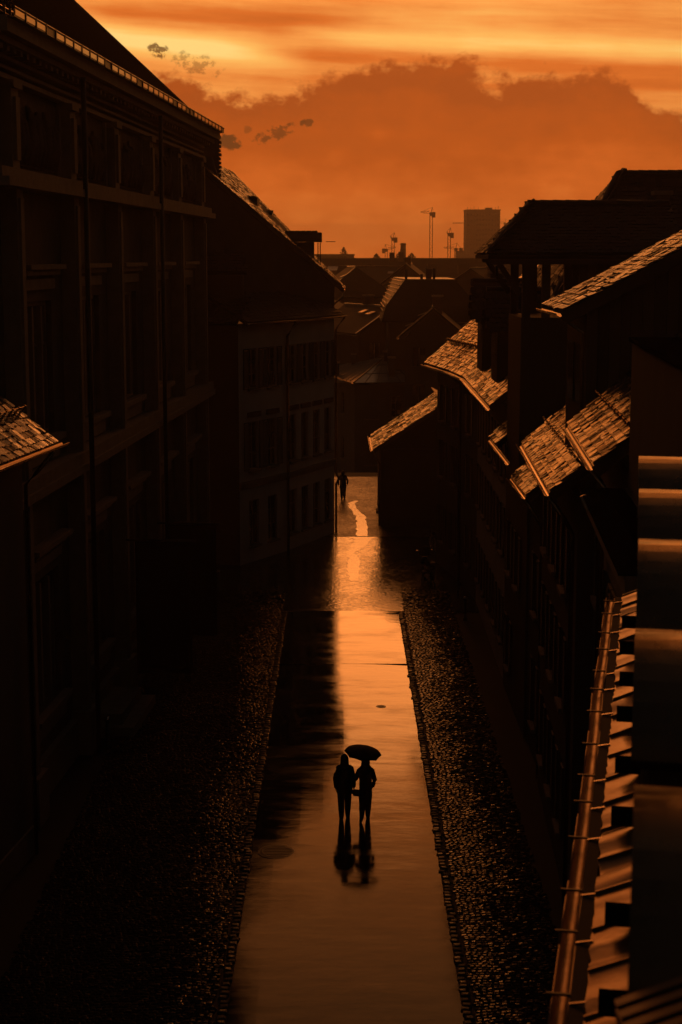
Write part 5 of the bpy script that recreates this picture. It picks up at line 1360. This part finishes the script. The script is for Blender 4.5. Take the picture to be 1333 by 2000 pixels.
def person(name_label, x, y, hgt, pose, rot=0.0):
    t = thing('person', name_label, 'person', (x, y, .045), rot, None)
    s = hgt / 1.72
    lf, rf = pose['lfoot'], pose['rfoot']; lk, rk = pose['lknee'], pose['rknee']
    J = {}; E = []
    def j(n, p, r): J[n] = (tuple(c * s for c in p), (r * s if not isinstance(r, tuple) else tuple(q * s for q in r)))
    j('pelvis', (0, 0, .93), (.15, .105)); j('waist', (0, .0, 1.08), (.135, .10)); j('chest', (0, .01, 1.27), (.155, .11)); j('upper', (0, .0, 1.40), (.13, .09)); j('neck', (0, .01, 1.49), .055); j('head0', (0, .025, 1.56), (.07, .085)); j('head1', (0, .025, 1.64), (.075, .092)); j('head2', (0, .02, 1.69), (.05, .06))
    j('nose', (0, .125, 1.585), .012)
    E += [('pelvis', 'waist'), ('waist', 'chest'), ('chest', 'upper'), ('upper', 'neck'), ('neck', 'head0'), ('head0', 'head1'), ('head1', 'head2'), ('head0', 'nose')]
    for sd, k, f in ((-1, lk, lf), (1, rk, rf)):
        c = 'l' if sd < 0 else 'r'
        j(c + 'hip', (sd * .095, 0, .86), .095); j(c + 'thigh', tuple((a + b) / 2 for a, b in zip((sd * .095, 0, .86), k)), .108); j(c + 'knee', k, .092)
        j(c + 'calf', tuple(a * .6 + b * .4 for a, b in zip(k, f)), .090); j(c + 'ankle', f, .070); j(c + 'toe', tuple(a + b for a, b in zip(f, pose[c + 'toe'])), (.042, .03)); j(c + 'heel', tuple(a + b for a, b in zip(f, pose[c + 'heel'])), .034)
        E += [('pelvis', c + 'hip'), (c + 'hip', c + 'thigh'), (c + 'thigh', c + 'knee'), (c + 'knee', c + 'calf'), (c + 'calf', c + 'ankle'), (c + 'ankle', c + 'toe'), (c + 'ankle', c + 'heel')]
        el, wr = pose[c + 'elbow'], pose[c + 'wrist']
        j(c + 'sh', (sd * .15, 0, 1.41), .062); j(c + 'elbow', el, .048); j(c + 'fore', tuple((a + b) / 2 for a, b in zip(el, wr)), .043); j(c + 'wrist', wr, .030)
        E += [('upper', c + 'sh'), (c + 'sh', c + 'elbow'), (c + 'elbow', c + 'fore'), (c + 'fore', c + 'wrist')]
        H = {}; hand(H, E, c + 'wrist', wr, Vector(wr) - Vector(el) if pose.get('grip') != c else Vector((.1 * sd, .3, .8)), (sd, 0, 0), 1.0 if pose.get('grip') == c else .5)
        for n_, (p_, r_) in H.items(): j(n_, p_, r_)
    b = skin_body('body', t, J, E, 'pelvis', 'jeans')
    S = lambda rings: [tuple(v * s for v in q) for q in rings]
    loft(S(pose['coat'])).build('coat', 'fabric_black', t, smooth=True)
    for sd in (-1, 1):
        c = 'l' if sd < 0 else 'r'; el, wr = pose[c + 'elbow'], pose[c + 'wrist']
        pts = [(sd * .11, 0, 1.43), (sd * .165, 0, 1.38), tuple((a + b_) / 2 for a, b_ in zip((sd * .165, 0, 1.38), el)), el, tuple((a + b_) / 2 for a, b_ in zip(el, wr)), wr]
        MB().tube([Vector(p) * s for p in pts], [.06 * s, .072 * s, .068 * s, .062 * s, .056 * s, .05 * s], 12).build('sleeve', 'fabric_black', t, smooth=True)
    loft(S(pose['hair']), 14, True).build('hair', 'hair', t, smooth=True)
    if 'scarf' in pose: loft(S(pose['scarf']), 14, True).build('scarf', 'fabric_black', t, smooth=True)
    for sd, f in ((-1, lf), (1, rf)):
        c = 'l' if sd < 0 else 'r'; to = Vector(pose[c + 'toe']); he = Vector(pose[c + 'heel']); f = Vector(f)
        MB().tube([(f + Vector((0, 0, .14))) * s, (f + he * .3 + Vector((0, 0, .03))) * s, (f + he * .8) * s], [.06 * s, .062 * s, .045 * s], 10).build('boot', 'leather', t, smooth=True)
        MB().tube([(f + he * 1.15 - Vector((0, 0, .01))) * s, (f + to * .4) * s, (f + to * .85) * s, (f + to * 1.2) * s], [.042 * s, .05 * s, .048 * s, .03 * s], 10).build('shoe', 'leather', t, smooth=True)
    return t, s
coatL = [(0, 0, .72, .20, .16), (0, 0, .82, .205, .165), (0, 0, .95, .19, .155), (0, 0, 1.10, .18, .145), (0, 0, 1.25, .19, .145), (0, 0, 1.36, .19, .135), (0, 0, 1.43, .14, .115), (0, .0, 1.49, .09, .085), (0, .005, 1.53, .075, .08)]
hairL = [(0, -.06, 1.28, .10, .05), (0, -.05, 1.38, .125, .07), (0, -.03, 1.48, .115, .09), (0, .0, 1.58, .105, .11), (0, .005, 1.66, .10, .115), (0, .01, 1.72, .075, .085), (0, .01, 1.755, .03, .04)]
person('person in dark hooded jacket walking on the left of the couple', .09, 40.75, 1.74, dict(
    lfoot=(-.075, -.05, .085), rfoot=(.08, .12, .085), lknee=(-.085, .02, .48), rknee=(.09, .10, .49), ltoe=(-.02, .17, -.05), rtoe=(.02, .17, -.05), lheel=(0, -.07, -.045), rheel=(0, -.07, -.045),
    lelbow=(-.235, -.03, 1.12), lwrist=(-.22, .05, .86), relbow=(.235, -.02, 1.12), rwrist=(.24, .05, .88), coat=coatL, hair=hairL))
hairR = [(0, -.03, 1.46, .10, .10), (0, -.01, 1.52, .105, .115), (0, .0, 1.60, .115, .125), (0, .005, 1.68, .10, .11), (0, .01, 1.735, .05, .06)]
scarf = [(0, 0, 1.40, .15, .13), (0, 0, 1.44, .165, .145), (0, 0, 1.49, .14, .13), (0, .0, 1.53, .11, .11)]
pR, sR = person('person in dark jacket and scarf carrying the umbrella, right of the couple', .635, 40.72, 1.68, dict(
    lfoot=(-.10, -.25, .19), rfoot=(.06, .10, .085), lknee=(-.085, .06, .47), rknee=(.075, .10, .49), ltoe=(-.03, .07, -.15), rtoe=(.02, .17, -.05), lheel=(0, -.07, .03), rheel=(0, -.07, -.045),
    lelbow=(-.26, .04, 1.14), lwrist=(-.15, .24, 1.26), relbow=(.24, -.03, 1.12), rwrist=(.19, .08, .92), grip='l',
    coat=[(0, 0, .84, .165, .145), (0, 0, .93, .175, .15), (0, 0, 1.08, .165, .14), (0, 0, 1.25, .175, .145), (0, 0, 1.36, .18, .135), (0, 0, 1.43, .14, .115), (0, 0, 1.48, .09, .085)], hair=hairR, scarf=scarf))
# umbrella held between them
def umbrella():
    base = Vector((.655, 40.72, .045)) + Vector((-.16, .27, 1.24)) * sR
    t = thing('umbrella', 'open black umbrella held over the couple', 'umbrella', base)
    tilt = Matrix.Rotation(R(-7), 3, 'Y').inverted() @ Matrix.Rotation(R(9), 3, 'X')
    top = .69; r = .49; drop = .135; n = 8; m = 5
    P = lambda v: tuple(tilt @ Vector(v))
    MB().tube([P((0, 0, -.12)), P((0, 0, top + .05))], .008, 6).build('shaft', 'dark_metal', t)
    MB().tube([P((0, 0, -.16)), P((0, 0, -.02))], .016, 8).build('handle', 'leather', t)
    mb = MB(); mb.v.append(P((0, 0, top)))
    for i in range(1, m + 1):
        f = i / m
        for k in range(n * 4):
            a = 2 * math.pi * k / (n * 4); sc_ = abs(math.sin(a * n / 2)); rr = r * f * (1 - .07 * sc_ * f); z = top - drop * (f ** 2.0) + .02 * sc_ * f
            mb.v.append(P((rr * math.cos(a), rr * math.sin(a), z)))
    q = n * 4
    for k in range(q): mb.f.append((0, 1 + k, 1 + (k + 1) % q))
    for i in range(m - 1):
        for k in range(q): a = 1 + i * q; mb.f.append((a + k, a + q + k, a + q + (k + 1) % q, a + (k + 1) % q))
    c = mb.build('canopy', 'umbrella_cloth', t, smooth=True); c.modifiers.new('thickness', 'SOLIDIFY').thickness = .004
    for k in range(n):
        a = 2 * math.pi * k / n
        pts = [P((r * f * math.cos(a), r * f * math.sin(a), top - .008 - drop * f * f)) for f in (0.02, .35, .7, 1.0)]
        rb = MB().tube(pts, .004, 5).build('rib', 'dark_metal', t)
        MB().tube([P((0, 0, top - .26)), P((r * .5 * math.cos(a), r * .5 * math.sin(a), top - .012 - drop * .25))], .003, 4).build('stretcher', 'dark_metal', rb)
umbrella()
def handbag():
    b = Vector((.65, 40.72, .045)) + Vector((-.26, .02, .66)) * sR
    t = thing('handbag', 'small dark shoulder bag hanging between the couple', 'bag', b)
    bg = MB().slab([(-.09, -.05, .02), (.10, -.05, 0), (.09, -.05, .17), (-.08, -.05, .19)], (0, .1, 0)).build('bag_body', 'leather', t); bg.modifiers.new('round', 'BEVEL').width = .02
    MB().tube([(-.11, 0, .19), (-.02, -.02, .5), (.10, 0, .76)], .01, 5).build('strap', 'leather', t); MB().tube([(.11, 0, .19), (.10, .03, .5), (.12, 0, .76)], .01, 5).build('strap', 'leather', t)
    MB().slab([(-.12, -.056, .08), (.12, -.056, .08), (.12, -.056, .2), (-.12, -.056, .2)], (0, -.006, 0)).build('flap', 'leather', t)
handbag()
p3, s3 = person('distant person walking by the corner of the pale house', .12, 97.6, 1.75, dict(
    lfoot=(-.07, -.18, .10), rfoot=(.08, .22, .085), lknee=(-.08, .04, .49), rknee=(.09, .14, .50), ltoe=(-.01, .16, -.06), rtoe=(.02, .17, -.05), lheel=(0, -.07, -.03), rheel=(0, -.07, -.045),
    lelbow=(-.27, -.06, 1.13), lwrist=(-.27, .06, .89), relbow=(.27, .05, 1.13), rwrist=(.26, .2, .92), coat=coatL, hair=hairR))
p3.location.z = .0

# ================================================================== haze
hz = MB().box(-260, 400, -30, 1500, -6.2, 49.5).build('haze', 'zinc'); hz['kind'] = 'stuff'
hm = bpy.data.materials.new('haze'); hm.use_nodes = True; t = hm.node_tree
for n in list(t.nodes):
    if n.type == 'BSDF_PRINCIPLED': t.nodes.remove(n)
pv = t.nodes.new('ShaderNodeVolumePrincipled'); pv.inputs['Color'].default_value = (1.0, 0.93, 0.86, 1); pv.inputs['Density'].default_value = 0.00042; pv.inputs['Anisotropy'].default_value = 0.68
t.links.new(pv.outputs[0], [n for n in t.nodes if n.type == 'OUTPUT_MATERIAL'][0].inputs['Volume'])
hz.data.materials.clear(); hz.data.materials.append(hm)
